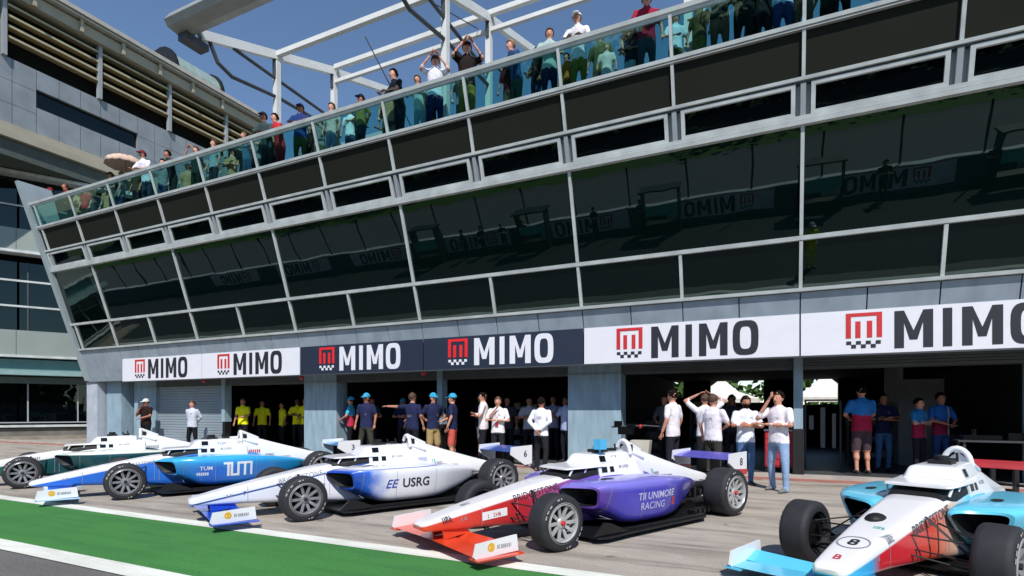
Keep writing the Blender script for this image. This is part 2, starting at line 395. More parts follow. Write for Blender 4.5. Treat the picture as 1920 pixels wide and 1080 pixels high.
# red corner lamps under the signs
for n in (-8, -6, -4):
    mb = MB(); mb.ell((Xn(n)-.1, 12.93, 2.57), (.09, .07, .09)); mb.build('warning_lamp', mat('red_lamp', '#b02038', .3), PB, smooth=True, world=True)
# back railing on deck
mb = MB()
for z in (8.75, 9.0, 9.25, 9.5): mb.tube([(XL, 17.4, z), (XR, 17.4, z)], .02)
mb.build('rear_railing_pipe', STEEL, PB, world=True)
for n in range(-11, NR+1):
    mb = MB(); mb.tube([(Xn(n), 17.4, 8.45), (Xn(n), 17.4, 9.5)], .025); mb.build('rear_railing_post', STEEL, PB, world=True)

# ------------------------------------------------------------------ signs
def logo_letters(mb, x0, W, z0, H, y, th, mi_ink, mi_red, mi_chk, flip=1, face=-1):
    def P(f): return x0+W*f if flip > 0 else x0+W*(1-f)
    def rect(f0, f1, g0, g1, mi, lift=1):
        a, b_ = sorted((P(f0), P(f1))); ya, yb = sorted((y, y+face*th*lift))
        mb.box(a, b_, ya, yb, z0+H*g0, z0+H*g1, mi)
    def poly(pts, mi):
        mb.prism([(P(f), z0+H*g) for f, g in pts], 'y', y, y+face*th, mi)
    # red emblem: arch with two inner bars
    rect(.174, .193, .36, .93, mi_red); rect(.286, .305, .36, .93, mi_red); rect(.193, .286, .85, .93, mi_red)
    rect(.209, .228, .36, .74, mi_red); rect(.251, .270, .36, .74, mi_red)
    for i in range(4): rect(.176+i*.0355, .194+i*.0355, .21, .29, mi_chk)
    for i in range(3): rect(.194+i*.0355, .2115+i*.0355, .125, .21, mi_chk)
    def M(a, b_):
        t = .033; c = (a+b_)/2; lo, hi = .09, .92
        poly([(a, lo), (a+t, lo), (a+t, hi), (a, hi)], mi_ink); poly([(b_-t, lo), (b_, lo), (b_, hi), (b_-t, hi)], mi_ink)
        poly([(a+t, hi), (a+t, hi-.26), (c-.013, .27), (c+.013, .27), (c+.0, .47)], mi_ink)
        poly([(b_-t, hi), (c, .47), (c+.013, .27), (b_-t, hi-.26)], mi_ink)
    M(.348, .479); rect(.511, .541, .09, .92, mi_ink); M(.573, .700)
    a, b_ = .722, .832; out = []; inn = []
    for j in range(24):
        an = 2*pi*j/24; cx = (a+b_)/2; cz = .505
        def se(r, v): return r*math.copysign(abs(v)**.6, v)
        out.append((cx+se((b_-a)/2, cos(an)), cz+se(.43, sin(an)))); inn.append((cx+se((b_-a)/2-.031, cos(an)), cz+se(.43-.15, sin(an))))
    n = 24; vs = []
    for yy in (y, y+face*th):
        vs += [(P(f), yy, z0+H*g) for f, g in out]+[(P(f), yy, z0+H*g) for f, g in inn]
    fs = []
    for j in range(n):
        k = (j+1) % n
        fs += [(j, k, n+k, n+j), (2*n+j, 2*n+k, 3*n+k, 3*n+j), (j, k, 2*n+k, 2*n+j), (n+j, n+k, 3*n+k, 3*n+j)]
    mb.add(vs, fs, mi_ink)
SL = {-10: 'white MIMO sign board over the roller shutter, leftmost of the row',
      -8: 'white MIMO sign board above the garage full of yellow shirts',
      -6: 'dark navy MIMO sign board with white letters, the left one of the two navy boards',
      -4: 'dark navy MIMO sign board with white letters, the right one of the two navy boards',
      -2: 'white MIMO sign board directly right of the two navy boards',
      0: 'largest white MIMO sign board, cut by the right picture edge', 2: 'white MIMO sign board beyond the right picture edge'}
for n in (-10, -8, -6, -4, -2, 0, 2):
    dark = n in (-6, -4); a = Xn(n); wd = 2*HB; ys = 12.78; z0, H = 2.63, .865
    r = empty('mimo_sign', (a, ys, z0), label=SL[n], cat='sign', group='sign boards above the garages')
    mb = MB(); mb.box(a+.015, a+wd-.015, ys, ys+.06, z0, z0+H); mb.build('sign_board', SIGND if dark else SIGNW, r, world=True)
    mb = MB(); mb.box(a, a+wd, ys-.005, ys+.08, z0-.035, z0-.002); mb.build('sign_trim', DGREY, r, world=True)
    mb = MB(); logo_letters(mb, a, wd, z0, H, ys-.001, .006, 0, 1, 2)
    mb.build('lettering', [SIGNW if dark else INKD, mat('sign_red_bright', '#e02020', .5) if dark else RED, SIGNW if dark else INKD], r, world=True)

# ------------------------------------------------------------------ steel canopy frame over the deck
CF = empty('canopy_frame', (-7, 14, 8.45), label='white steel canopy frame with sloping beams standing on the roof deck', cat='steel frame')
def bar(p, q, wx, wz):   # rectangular beam between points
    p = Vector(p); q = Vector(q); d = (q-p).normalized(); up = Vector((0, 0, 1)) if abs(d.z) < .9 else Vector((0, 1, 0))
    a = d.cross(up).normalized()*wx/2; b_ = a.normalized().cross(d).normalized()*wz/2
    mb = MB(); mb.rings([[p-a-b_, p+a-b_, p+a+b_, p-a+b_], [q-a-b_, q+a-b_, q+a+b_, q-a+b_]]); return mb
FX = [-14.1+6.23*i for i in range(5)]
for i, x in enumerate(FX):
    bar((x, 9.9, 11.75), (x, 15, 13.6), .15, .25).build('rafter', STEEL, CF, world=True)
    bar((x, 15.15, 13.62), (x, 18.6, 14.7), .15, .24).build('rafter', STEEL, CF, world=True)
    for y, z in ((12.5, 12.5), (15, 13.45)):
        bar((x, y, 8.45), (x, y, z), .17, .17).build('post', STEEL, CF, world=True)
        bar((x, y, z-.5), (x, y, z+.02), .1, .26).build('post_bracket', DGREY, CF, world=True)
    MB().tube([(x, 10.2, 11.75), (x, 10.45, 11.3), (x, 10.9, 11.15), (x, 12.6, 11.4), (x, 15, 11.5)], .055).build('tie_pipe', DGREY, CF, world=True)
    MB().tube([(x, 10.95, 12.0), (x, 15.2, 11.85)], .05).build('tie_pipe', DGREY, CF, world=True)
for (y, z, s_) in ((12.5, 12.72, .15), (15, 13.72, .15), (15, 13.2, .12), (18.5, 14.5, .15)):
    bar((FX[0]+.05, y, z), (FX[-1]+.3, y, z), s_, s_).build('purlin', STEEL, CF, world=True)
mb = MB(); g = [(9.15, 11.8), (9.25, 11.66), (9.55, 11.6), (9.8, 11.68), (9.85, 11.9), (9.3, 12.05)]
mb.prism(g, 'x', FX[0]-.35, FX[-1]+.6); mb.build('edge_beam', mat('edge_beam_grey', '#8f9290', .5, .1), CF, world=True)
for x in (FX[0]-.1,):
    MB().box(x-.2, x+.15, 9.5, 10.15, 11.42, 11.6).build('beam_bracket', DGREY, CF, world=True)
MB().tube([(-11, 13, 12.7), (-9.8, 14.6, 9.4)], .02).build('awning_cord', DGREY, CF, world=True)
MB().tube([(-8.5, 12.5, 12.7), (-8.2, 14.9, 13.3)], .015).build('awning_cord', DGREY, CF, world=True)

# ------------------------------------------------------------------ tower at the left, seen over the deck
BEIGE = mat('beige_concrete', '#a59e8c', .7, 0, .08, 1); OLIV = mat('louvre_olive', '#a3916a', .6, 0, .1)
TPAN = mat('tower_panel', '#8a9094', .5, .1, .14, 1.2); VOID = mat('void_dark', '#14130f', .9, 0, .1, spec=.1)
PALE = mat('pale_band', '#87918b', .5, .0, .06, 1); TEALG = mat('teal_strip', '#5f8381', .3, .1, .08)
TW = empty('tower_building', (-40, 20, 14), label='tall grey building with louvred top storey and dark strip window, rising behind the pit building', cat='building')
TX = -34.2; Y0, Y1 = 6.0, 28.6
def tb(name, m, *bx, **k):
    mb = MB()
    for b_ in bx: mb.box(*b_)
    return mb.build(name, m, k.get('p', TW), world=True)
tb('tower_core', VOID, (-46, TX-.3, Y0, Y1, 14.2, 22.5))
for i in range(20):
    y = 9.15+i*1.0-.03
    if y+.98 > Y1: break
    w_ = 14.66 < y+.5 < 19.9
    if y < 14.6 and y+.98 > 14.62: pass
    mb = MB()
    for za_, zb_ in (((15.72, 17.1), (18.05, 19.02)) if w_ else ((15.72, 16.75), (16.77, 17.9), (17.92, 19.02))):
        mb = MB(); mb.box(TX-.2, TX, y, y+.975, za_, zb_); mb.build('wall_panel', TPAN, TW, world=True)
tb('strip_window', GLASSN, (TX-.35, TX-.22, 14.6, 20.2, 17.05, 18.1))
tb('ledge', BEIGE, (TX-.6, TX+.15, Y0, Y1, 15.35, 15.72), (TX-.6, TX+.35, Y0, Y1, 14.95, 15.3))
tb('ledge_soffit', mat('soffit_green_grey', '#4b524c', .7), (-46, TX+.1, Y0, Y1, 14.1, 14.94))
for z in (20.0, 20.53, 21.05, 21.58):
    tb('louvre', OLIV, (TX-.55, TX+.1, 13.9, Y1, z-.03, z+.03)); tb('louvre_edge', mat('louvre_edge_lit', '#a9a284', .6), (TX+.1, TX+.14, 13.9, Y1, z-.05, z+.06))  # edge strip is paler: light on the blade edge put into its colour
tb('roof_beam', BEIGE, (TX-.3, TX+.45, Y0, Y1, 21.95, 22.5))
tb('gutter', mat('gutter_pale', '#b3aea4', .5), (TX-.3, TX+.75, Y0, Y1, 22.62, 22.72), (TX-.3, TX+.85, Y0, Y1, 22.76, 22.98))
tb('roof', BEIGE, (-46.2, TX+.3, Y0, Y1, 22.5, 22.62))
for y in (13.75, 18.0, 21.95, 25.9): tb('column', GREYF, (TX-.05, TX+.2, y-.09, y+.09, 19.0, 21.95))
for y in (14.8, 16.9, 19, 21.1, 23.2, 25.3): tb('beam_bracket', BEIGE, (TX+.45, TX+.6, y-.08, y+.08, 21.95, 22.62))
tb('left_recess_frame', GREYF, (TX-.1, TX+.1, 12.6, 12.75, 19.05, 20.6), (TX-.1, TX+.1, 13.3, 13.4, 19.05, 20.6), (TX-.1, TX+.1, 12.75, 13.3, 20.5, 20.6))
mb = MB(); arc = [(TX-1.1+1.5*cos(pi*j/10), 22.98+1.55*sin(pi*j/10)) for j in range(11)]
mb.prism(arc, 'y', 22.3, 25.3); mb.build('skylight', mat('skylight_glass', '#8fa19b', .25), TW, world=True)
mb = MB()
arc2 = [(TX-1.1+1.65*cos(pi*j/10), 22.98+1.72*sin(pi*j/10)) for j in range(11)]
mb.prism(arc2, 'y', 25.3, 25.5); mb.build('skylight_frame', BLACK, TW, world=True)
mb = MB(); mb.prism(arc2, 'y', 22.1, 22.3); mb.build('skylight_frame', BLACK, TW, world=True)
# podium wing, turned towards the lane
PD = empty('podium_building', (-34.5, 17.9, 0), rz=R(60.9), label='low banded building with pale bands and dark window rows at the left edge', cat='building')
def pb(name, m, *bx, p=None):
    mb = MB()
    for b_ in bx: mb.box(*b_)
    return mb.build(name, m, p or PD)
A_, B_ = -20, 5
pb('podium_core', VOID, (A_, B_, .6, 12, 0, 14))
pb('base_wall', mat('base_concrete', '#6b6862', .8, 0, .2, 2), (A_, B_, .05, .6, 0, .55))
pb('step', mat('step_concrete', '#8a8174', .8, 0, .2, 2), (A_, B_, -1.2, .05, 0, .14))
pb('sill', WHITE, (A_, B_, -.12, .2, .62, .74)); pb('sill_rail', GREYF, (A_, B_, -.05, .1, .84, .9))
for z0, z1 in ((.9, 2.95), (5.75, 9.4), (11.05, 13.85)):
    for i in range(6): 
        a = A_+i*4.2; pb('window', GLASSN, (a+.05, min(a+4.15, B_), .22, .3, z0, z1))
pb('window_head', mat('window_head_grey', '#54605f', .5), (A_, B_, 0, .4, 2.95, 3.3))
pb('canopy', mat('canopy_glass_teal', '#86a3a2', .25), (A_, B_, -.9, .2, 3.36, 3.62))
pb('teal_strip', TEALG, (A_, B_, -.1, .4, 3.64, 4.22))
pb('band_lip', WHITE, (A_, B_, -.55, .3, 4.3, 4.42)); pb('band_lip', WHITE, (A_, B_, -.55, .3, 9.76, 9.9)); pb('band_lip', WHITE, (A_, B_, -.5, .3, 13.88, 14.05))
for z0, z1 in ((4.42, 5.72), (9.9, 11.05)):
    for i in range(6): a = A_+i*4.2; pb('pale_panel', PALE, (a, min(a+4.18, B_), -.4, .3, z0, z1))
for z in (7.0, 8.35): pb('window_transom', WHITE, (A_, B_, .1, .24, z, z+.1))
pb('window_transom', WHITE, (A_, B_, .1, .24, 12.35, 12.43))
for i in range(12):
    a = A_+.4+i*2.1; pb('mullion', GREYF, (a-.03, a+.03, .12, .24, .9, 2.95)); pb('mullion', DGREY, (a-.03, a+.03, .12, .24, 5.75, 9.4))

# ------------------------------------------------------------------ people
PM = {}
def cloth(c, rough=.85):
    return mat('cloth_'+c.lstrip('#'), c, rough, 0, .12, 9, bump=.9, bscale=11, spec=.15)
SKIN = [mat('skin_light', '#c98f76', .55), mat('skin_tan', '#a86f55', .55), mat('skin_dark', '#6e4634', .55)]
HAIRM = {'dark': mat('hair_dark', '#1a1310', .95, bump=.8, bscale=60, spec=.1), 'brown': mat('hair_brown', '#4a3323', .7), 'fair': mat('hair_fair', '#8a6a45', .7), 'grey': mat('hair_grey', '#8d8a86', .7)}
EYEM = mat('eye_dark', '#1c1512', .3)
ARMS = {
 'down': ((.275, .02, 1.17), (.285, -.07, .93)), 'crossed': ((.285, -.08, 1.18), (-.10, -.215, 1.22)),
 'back': ((.275, .09, 1.19), (.035, .165, .985)), 'hips': ((.38, .07, 1.19), (.19, -.05, 1.02)),
 'up': ((.40, -.06, 1.60), (.13, .0, 1.74)), 'face': ((.27, -.20, 1.27), (.07, -.17, 1.60)),
 'point': ((.50, -.02, 1.41), (.84, -.04, 1.42)), 'lean': ((.27, -.20, 1.16), (.13, -.40, 1.10)),
 'chin': ((.26, -.14, 1.17), (.04, -.19, 1.42)), 'camera': ((.30, -.18, 1.36), (.10, -.24, 1.60)), 'front': ((.28, -.08, 1.17), (.05, -.26, 1.08)),
 'phone': ((.27, -.14, 1.18), (.12, -.33, 1.28))}
def person(loc, rz, H=1.78, shirt='#ffffff', pants='#20222a', shoes='#202020', arms=('down', 'down'), shorts=False, shirt2=None, hair='dark', cap=None,
           skin=0, headyaw=0., headtilt=0., long_sleeve=False, wide=1., stance=.1, step=.0, label='', group=None, lean=0., vox=.02, lanyard=False, beard=False, hem=.86, stripe=None):
    r = empty('person', loc, rz, label=label, cat='person', group=group)
    s = H/1.76; prims = []; caps = []    # (verts, faces, tag)
    TAG = {'skin': 0, 'shirt': 1, 'pants': 2, 'shoe': 3, 'shirt2': 4}
    def cap_(p, q, r0, r1, tag, n=12):
        p = Vector(p); q = Vector(q); caps.append((len(prims), (np.array(p), np.array(q), r0, r1))); d = q-p; L = d.length; d.normalize()
        mb = MB(); pts = []
        up = Vector((0, 1, 0)) if abs(d.y) < .9 else Vector((1, 0, 0)); a = d.cross(up).normalized(); b_ = a.cross(d)
        rings = []
        for t, k in ((-.96, .28), (-.7, .71), (-.35, .94), (0, 1)): rings.append((p+d*r0*t, r0*k))
        for t, k in ((0, 1), (.35, .94), (.7, .71), (.96, .28)): rings.append((q+d*r1*t, r1*k))
        mb.rings([[c+(a*cos(2*pi*j/n)+b_*sin(2*pi*j/n))*rr for j in range(n)] for c, rr in rings]); prims.append((mb, TAG[tag]))
    def loft(rings_, tag, n=20):
        mb = MB(); mb.rings([[(cx+rx*cos(2*pi*j/n), cy+ry*sin(2*pi*j/n), z) for j in range(n)] for z, rx, ry, cx, cy in rings_]); prims.append((mb, TAG[tag]))
    def el(c, rad, tag):
        mb = MB(); mb.ell(c, rad, 14, 9); prims.append((mb, TAG[tag]))
    W = wide
    ly = lambda z: -lean*(z-.9)   # forward lean of upper body
    # torso / shirt
    lo = [(hem, .178*W, .125*W, 0, 0), (.95, .172*W, .122*W, 0, ly(.95)), (1.06, .158*W, .115*W, 0, ly(1.06)), (1.16, .163*W, .118*W, 0, ly(1.16))]
    hi = [(1.16, .163*W, .118*W, 0, ly(1.16)), (1.28, .182*W, .126*W, 0, ly(1.28)), (1.38, .185*W, .118*W, 0, ly(1.38)), (1.45, .15*W, .09, 0, ly(1.45)), (1.495, .07, .065, 0, ly(1.49))]
    loft(lo, 'shirt2' if shirt2 else 'shirt'); loft(hi, 'shirt')
    loft([(.80, .155*W, .11*W, 0, 0), (.9, .165*W, .115*W, 0, 0), (.95, .15*W, .1*W, 0, 0)], 'pants')
    # legs
    for sx in (-1, 1):
        st = stance*sx; fy = -step*sx
        hipp = (sx*.085, 0, .88); kn = (st*.95+sx*.01, -.02+fy*.6, .49); an = (st+sx*.01, .02+fy, .09)
        if shorts:
            cap_(hipp, (kn[0], kn[1], .50), .098*W, .088, 'pants'); cap_(kn, an, .052, .036, 'skin')
            cap_((kn[0], kn[1], .47), (kn[0]*.97+an[0]*.03, kn[1]+.025, .32), .05, .058, 'skin')
        else:
            cap_(hipp, kn, .095*W, .068, 'pants'); cap_(kn, an, .066, .05, 'pants'); cap_(an, (an[0], an[1], .05), .05, .055, 'pants')
        mb = MB(); ax, ay = an[0], an[1]
        mb.rings([[(ax+wx*cos(2*pi*j/10)*.5, yy, zc+hz*sin(2*pi*j/10)) for j in range(10)] for yy, wx, zc, hz in
                  ((ay+.075, .03, .035, .02), (ay+.06, .075, .045, .04), (ay, .085, .05, .048), (ay-.1, .095, .04, .036), (ay-.17, .08, .032, .028), (ay-.2, .03, .028, .014))])
        prims.append((mb, 3))
    # neck, head
    hy = ly(1.6)-.01; cy_, sy_ = cos(headyaw), sin(headyaw); tl = headtilt
    def hp(x, y, z):   # head local -> body local
        y2 = y*cos(tl)-z*sin(tl); z2 = y*sin(tl)+z*cos(tl)
        return (x*cy_-y2*sy_, hy+x*sy_+y2*cy_, 1.625+z2)
    cap_((0, ly(1.46), 1.46), (0, hy, 1.56), .058, .052, 'skin')
    for c, rr in (((0, .0, .03), .088), ((0, .025, .02), .086), ((0, -.02, -.02), .074), ((0, -.035, -.06), .056), ((0, -.058, -.085), .032)):
        el(hp(*c), (rr*.92, rr*1.0, rr*1.08), 'skin')
    cap_(hp(0, -.085, .01), hp(0, -.108, -.022), .012, .016, 'skin', 8)
    for sx in (-1, 1): el(hp(sx*.082, .012, -.008), (.014, .022, .032), 'skin')
    # arms
    hands = []
    for sx, pose in ((-1, arms[0]), (1, arms[1])):
        (ex, ey, ez), (hx, hy2, hz) = ARMS[pose]
        if pose == 'crossed' and sx > 0: hz -= .045; hy2 -= .015; ez -= .02
        k = lambda x, y, z: (sx*x, y+ly(z), z)
        sh = (sx*.185*W, ly(1.42)+.0, 1.405); e = k(ex*1.0, ey, ez); h = k(hx, hy2, hz)
        E_ = Vector(e); Sh = Vector(sh); Hn = Vector(h)
        mid = Sh.lerp(E_, .68)
        cap_(sh, mid, .068, .060, 'shirt'); cap_(mid, e, .044, .041, 'shirt' if long_sleeve else 'skin')
        if long_sleeve: cap_(sh, e, .064, .052, 'shirt'); cap_(e, E_.lerp(Hn, .92), .05, .038, 'shirt')
        cap_(e, h, .041, .027, 'skin'); hands.append((E_, Hn, sx, pose))
    # union by voxel remesh
    mb = MB(); PT = []; own = []; tg_ = []
    for pi_, (p, tg) in enumerate(prims):
        mb.add(p.v, p.f)
        for v in p.v: PT.append(v); own.append(pi_); tg_.append(tg)
        for f in p.f:
            if len(f) <= 4:
                PT.append(tuple(sum(p.v[i][q] for i in f)/len(f) for q in range(3))); own.append(pi_); tg_.append(tg)
    PA = np.array(PT); own = np.array(own); keep = np.ones(len(PA), bool)
    for pi_, q in caps:
        p0, p1, r0, r1 = q; d = p1-p0; t = np.clip(((PA-p0)@d)/max(d@d, 1e-9), 0, 1)
        dist = np.linalg.norm(PA-(p0+t[:, None]*d), axis=1); keep &= ~((dist < r0+(r1-r0)*t-.005) & (own != pi_))
    pts = [(PT[i], tg_[i]) for i in range(len(PT)) if keep[i]]
    me = bpy.data.meshes.new('tmp'); me.from_pydata(mb.v, [], mb.f)
    bm = bmesh.new(); bm.from_mesh(me); bmesh.ops.recalc_face_normals(bm, faces=bm.faces); bm.to_mesh(me); bm.free()
    o = bpy.data.objects.new('tmp', me); COL.objects.link(o)
    md = o.modifiers.new('r', 'REMESH'); md.mode = 'VOXEL'; md.voxel_size = vox
    m2 = o.modifiers.new('s', 'SMOOTH'); m2.factor = .5; m2.iterations = 2
    dg = bpy.context.evaluated_depsgraph_get(); body = bpy.data.meshes.new_from_object(o.evaluated_get(dg))
    bpy.data.objects.remove(o); bpy.data.meshes.remove(me)
    kd = kdtree.KDTree(len(pts))
    for i, (p, tg) in enumerate(pts): kd.insert(p, i)
    kd.balance()
    nv = len(body.vertices); verts = [tuple(v.co) for v in body.vertices]; faces = [tuple(p.vertices) for p in body.polygons]; mi = []
    for p in body.polygons:
        c = p.center; tg = pts[kd.find(c)[1]][1]
        if tg == 2 and c.z > hem+.012: tg = 4 if shirt2 else 1
        elif tg in (1, 4) and c.z < hem-.01 and abs(c.x) < .2: tg = 2
        if tg in (1, 4) and abs(c.x) < .2*wide: tg = 4 if (shirt2 and c.z < 1.16) else 1
        if shorts and tg in (0, 2) and .3 < c.z < .7: tg = 2 if c.z > .47 else 0
        if tg == 0 and beard and c.z > 1.50 and c.z < 1.60:
            v = (c.x*cy_+(c.y-hy)*sy_, -c.x*sy_+(c.y-hy)*cy_)
            if v[1] < -.0: tg = 5
        if tg in (1, 4) and stripe and abs(c.x-.1) < .03 and c.y < 0: tg = 6
        mi.append(tg)
    bpy.data.meshes.remove(body)
    fb_ = MB(); fb_.v = verts; fb_.f = faces; fb_.m = mi
    # hands: palm, four fingers, thumb, rooted in the wrist
    for E_, Hn, sx, pose in hands:
        d = (Hn-E_).normalized(); side = d.cross(Vector((0, 0, 1))); side = side.normalized() if side.length > .2 else Vector((0, -1, 0))
        if pose == 'down': side = Vector((0, -1, 0))
        nrm = d.cross(side).normalized()
        base = Hn+d*.01
        fb_.tube([base, base+d*.035, base+d*.085], .03, 8, 0, .036, flat=.45)
        for q in range(4):
            off = side*((q-1.5)*.019); L_ = (.068, .078, .072, .056)[q]; st = base+d*.075+off
            cv = nrm*(.016 if sx > 0 else -.016)
            fb_.tube([st, st+d*L_*.5+cv*.4, st+d*L_*.85+cv*1.5], .0095, 5, 0, .0065)
        st = base+d*.02-side*.03
        fb_.tube([st, st+d*.035-side*.018, st+d*.065-side*.022], .011, 5, 0, .008)
    mats = [SKIN[skin], cloth(shirt), cloth(pants), mat('shoe_'+shoes.lstrip('#'), shoes, .6), cloth(shirt2 or shirt), HAIRM['dark'], cloth(stripe or '#e8e8ea')]
    fb_.v = [(a*s, b_*s, c*s) for a, b_, c in fb_.v]
    fb_.build('body', mats, r, smooth=80)
    # eyes
    mb = MB()
    for sx in (-1, 1): mb.ell(tuple(q*s for q in hp(sx*.031, -.088, .006)), (.011*s, .008*s, .006*s), 8, 4)
    mb.tube([tuple(q*s for q in hp(-.022, -.098, -.052)), tuple(q*s for q in hp(.022, -.098, -.052))], .004*s, 5)
    mb.build('eyes', EYEM, r)
    # hair / cap
    def headshell(rx, ry, rz_, zmin, front, n=20, k=10, jit=.0):
        mb = MB(); rings = []
        for i in range(k+1):
            ph = pi/2-(pi/2-zmin)*i/k; ring = []
            for j in range(n):
                a = 2*pi*j/n; fz = ph
                fr = max(0, -sin(a))     # facing front
                if ph < front and fr > .0: fz = ph+(front-ph)*min(1, fr*1.7)
                jj = 1+jit*noise.noise(Vector((cos(a)*3, sin(a)*3, ph*4)))
                ring.append(tuple(q*s for q in hp(rx*jj*cos(fz)*cos(a), .012+ry*jj*cos(fz)*sin(a), .03+rz_*jj*sin(fz))))
            rings.append(ring)
        mb.rings(rings); return mb
    if hair != 'none':
        long_ = hair.endswith('_long'); hk = hair.replace('_long', '')
        headshell(.092, .104, .104, -1.2 if long_ else -.62, .42, jit=.3).build('hair', HAIRM[hk], r, smooth=80)
    if cap:
        c = headshell(.097, .108, .115, .0, .05).build('cap', cloth(cap), r, smooth=60)
        mb = MB(); pts_ = []
        n = 10
        top = [hp(.075*cos(pi+pi*j/n), -.085+.105*sin(pi+pi*j/n), .045-.02*abs(sin(pi*j/n))) for j in range(n+1)]
        mb.add([tuple(q*s for q in p) for p in top]+[tuple((p[0]*s, p[1]*s, (p[2]-.008)*s)) for p in top],
               [tuple(range(n+1)), tuple(range(n+1, 2*n+2))[::-1]]+[(j, j+1, n+2+j, n+1+j) for j in range(n)])
        mb.build('cap_brim', cloth(cap), c)
    if lanyard:
        mb = MB(); mb.tube([(-.05*s, (-.11+ly(1.4))*s, 1.43*s), (0, (-.15+ly(1.2))*s, 1.12*s), (.05*s, (-.11+ly(1.4))*s, 1.43*s)], .006, 5)
        mb.box(-.04*s, .04*s, (-.16+ly(1.1))*s, (-.155+ly(1.1))*s, 1.02*s, 1.12*s); mb.build('lanyard', cloth('#a02a30'), r)
    return r
FR = 0.     # facing -Y (towards the lane)
GP = 'people standing at the garage openings'
P = person
P((-21.6, 13.0, .03), R(10), 1.93, '#2a1a1a', '#17181c', arms=('chin', 'front'), cap='#e9e9ea', skin=1, wide=1.12, label='stocky person in a dark maroon shirt and white cap beside the closed shutter', group=GP)
P((-18.75, 12.9, .03), R(12), 1.83, '#c3cad6', '#1b1c22', arms=('back', 'back'), hair='brown', skin=0, wide=1.05, label='person in a pale shirt and dark trousers in front of the closed shutter', group=GP, long_sleeve=True, stance=.14)
GY_ = 'people in yellow shirts inside a garage'
P((-17.45, 13.95, .1), R(15), 1.86, '#e6e420', '#1c1c20', arms=('down', 'front'), hair='brown', skin=1, wide=1.05, label='person in a bright yellow shirt standing nearest the roller shutter at the garage opening', group=GY_)
P((-17.35, 14.7, .1), R(35), 1.80, '#d6d61e', '#1c1c20', arms=('down', 'down'), skin=1, label='person in a yellow shirt half hidden behind the yellow shirt nearest the shutter', group=GY_)
P((-16.75, 15.1, .1), R(-20), 1.74, '#e2e020', '#1c1c20', arms=('back', 'down'), skin=1, label='person in a yellow shirt standing alone in the dark middle of the garage opening', group=GY_)
P((-15.75, 14.9, .1), R(30), 1.86, '#e2e020', '#1c1c20', arms=('crossed', 'crossed'), skin=2, label='person in a yellow shirt with folded arms, third from the pillar', group=GY_)
P((-15.05, 14.6, .1), R(0), 1.88, '#e2e21e', '#1c1c20', arms=('front', 'front'), skin=1, label='tall person in a yellow shirt, second from the pillar in the garage', group=GY_)
P((-14.75, 14.9, .1), R(-25), 1.84, '#dcdc1e', '#1c1c20', arms=('down', 'down'), skin=0, label='person in a yellow shirt partly hidden by the blue-grey pillar edge', group=GY_)
P((-12.35, 13.9, .1), R(-60), 1.86, '#49b4dc', '#1b1c22', arms=('front', 'front'), shirt2='#b8324f', cap='#4fb0d8', skin=0, label='person in a sky blue and crimson shirt and blue cap beside the pillar', group=GP)
P((-12.6, 15.0, .1), R(-30), 1.86, '#5d6a22', '#2a2b20', arms=('down', 'crossed'), skin=1, label='person in a dim olive green shirt behind the sky blue and crimson shirt', group=GP)
P((-11.0, 13.05, .03), R(8), 2.0, '#262c4e', '#3c3d36', arms=('down', 'down'), cap='#3aa7d2', skin=1, wide=1.05, label='tall person in a navy polo and light blue cap facing the cars with arms hanging', group=GP, stance=.16)
P((-10.8, 14.6, .1), R(20), 1.80, '#23284a', '#22232a', arms=('crossed', 'crossed'), cap='#3aa7d2', skin=1, label='shorter person in navy and light blue cap standing deep behind the outstretched arm', group=GP)
P((-9.15, 12.8, .03), R(178), 1.98, '#252b4c', '#1e1f26', arms=('down', 'point'), hair='brown', skin=0, wide=1.06, label='brown-haired person in a navy T-shirt seen from behind with one arm stretched out', group=GP)
P((-8.55, 12.95, .03), R(60), 1.97, '#242a48', '#a08a5e', arms=('back', 'back'), shorts=True, cap='#35a8cf', skin=0, label='person in navy shirt, khaki shorts and light blue cap left of the thin post', group=GP)
P((-7.95, 13.0, .03), R(-70), 1.95, '#242a4a', '#c4594e', arms=('front', 'down'), shorts=True, cap='#35a8cf', skin=0, label='person in navy shirt, coral red shorts and light blue cap right of the thin post', group=GP)
P((-7.75, 14.2, .1), R(120), 1.92, '#1a1b30', '#74737a', arms=('front', 'front'), shorts=True, cap='#1c1c38', skin=1, label='person in a dark shirt, dark cap and grey shorts in the shade', group=GP)
P((-7.15, 13.3, .03), R(-65), 2.0, '#e6dfe0', '#22222a', arms=('crossed', 'crossed'), hair='dark', skin=0, label='tall dark-haired person in a white shirt turned sideways, next to the grey shorts', group=GP)
P((-6.5, 12.9, .03), R(15), 1.84, '#e8e4e6', '#24252d', arms=('chin', 'crossed'), lanyard=True, hair='brown', skin=0, label='person in a white T-shirt with folded arms and one hand at the mouth', group=GP)
P((-6.3, 14.5, .1), R(20), 1.80, '#a3a7b4', '#1c1d24', arms=('crossed', 'crossed'), hair='dark', skin=1, label='person in a light grey shirt shaded behind the white long sleeves', group=GP)
P((-5.13, 12.55, 0), R(175), 1.83, '#e9e9f2', '#26262c', arms=('back', 'back'), hair='dark', skin=1, long_sleeve=True, wide=1.02, shoes='#8a6a58', label='person in white long sleeves seen from behind with clasped hands', group=GP, stance=.13, step=.06)
P((-5.0, 14.0, .1), R(-30), 1.80, '#a9b4d8', '#1a1b26', arms=('phone', 'down'), hair='dark', skin=2, label='person in a pale blue shirt just left of the wide pillar', group=GP)
P((-5.75, 15.0, .1), R(10), 1.85, '#8e98b4', '#1a1b26', arms=('crossed', 'down'), hair='dark', skin=1, label='person in a dim blue-grey shirt behind the white long sleeves', group=GP)
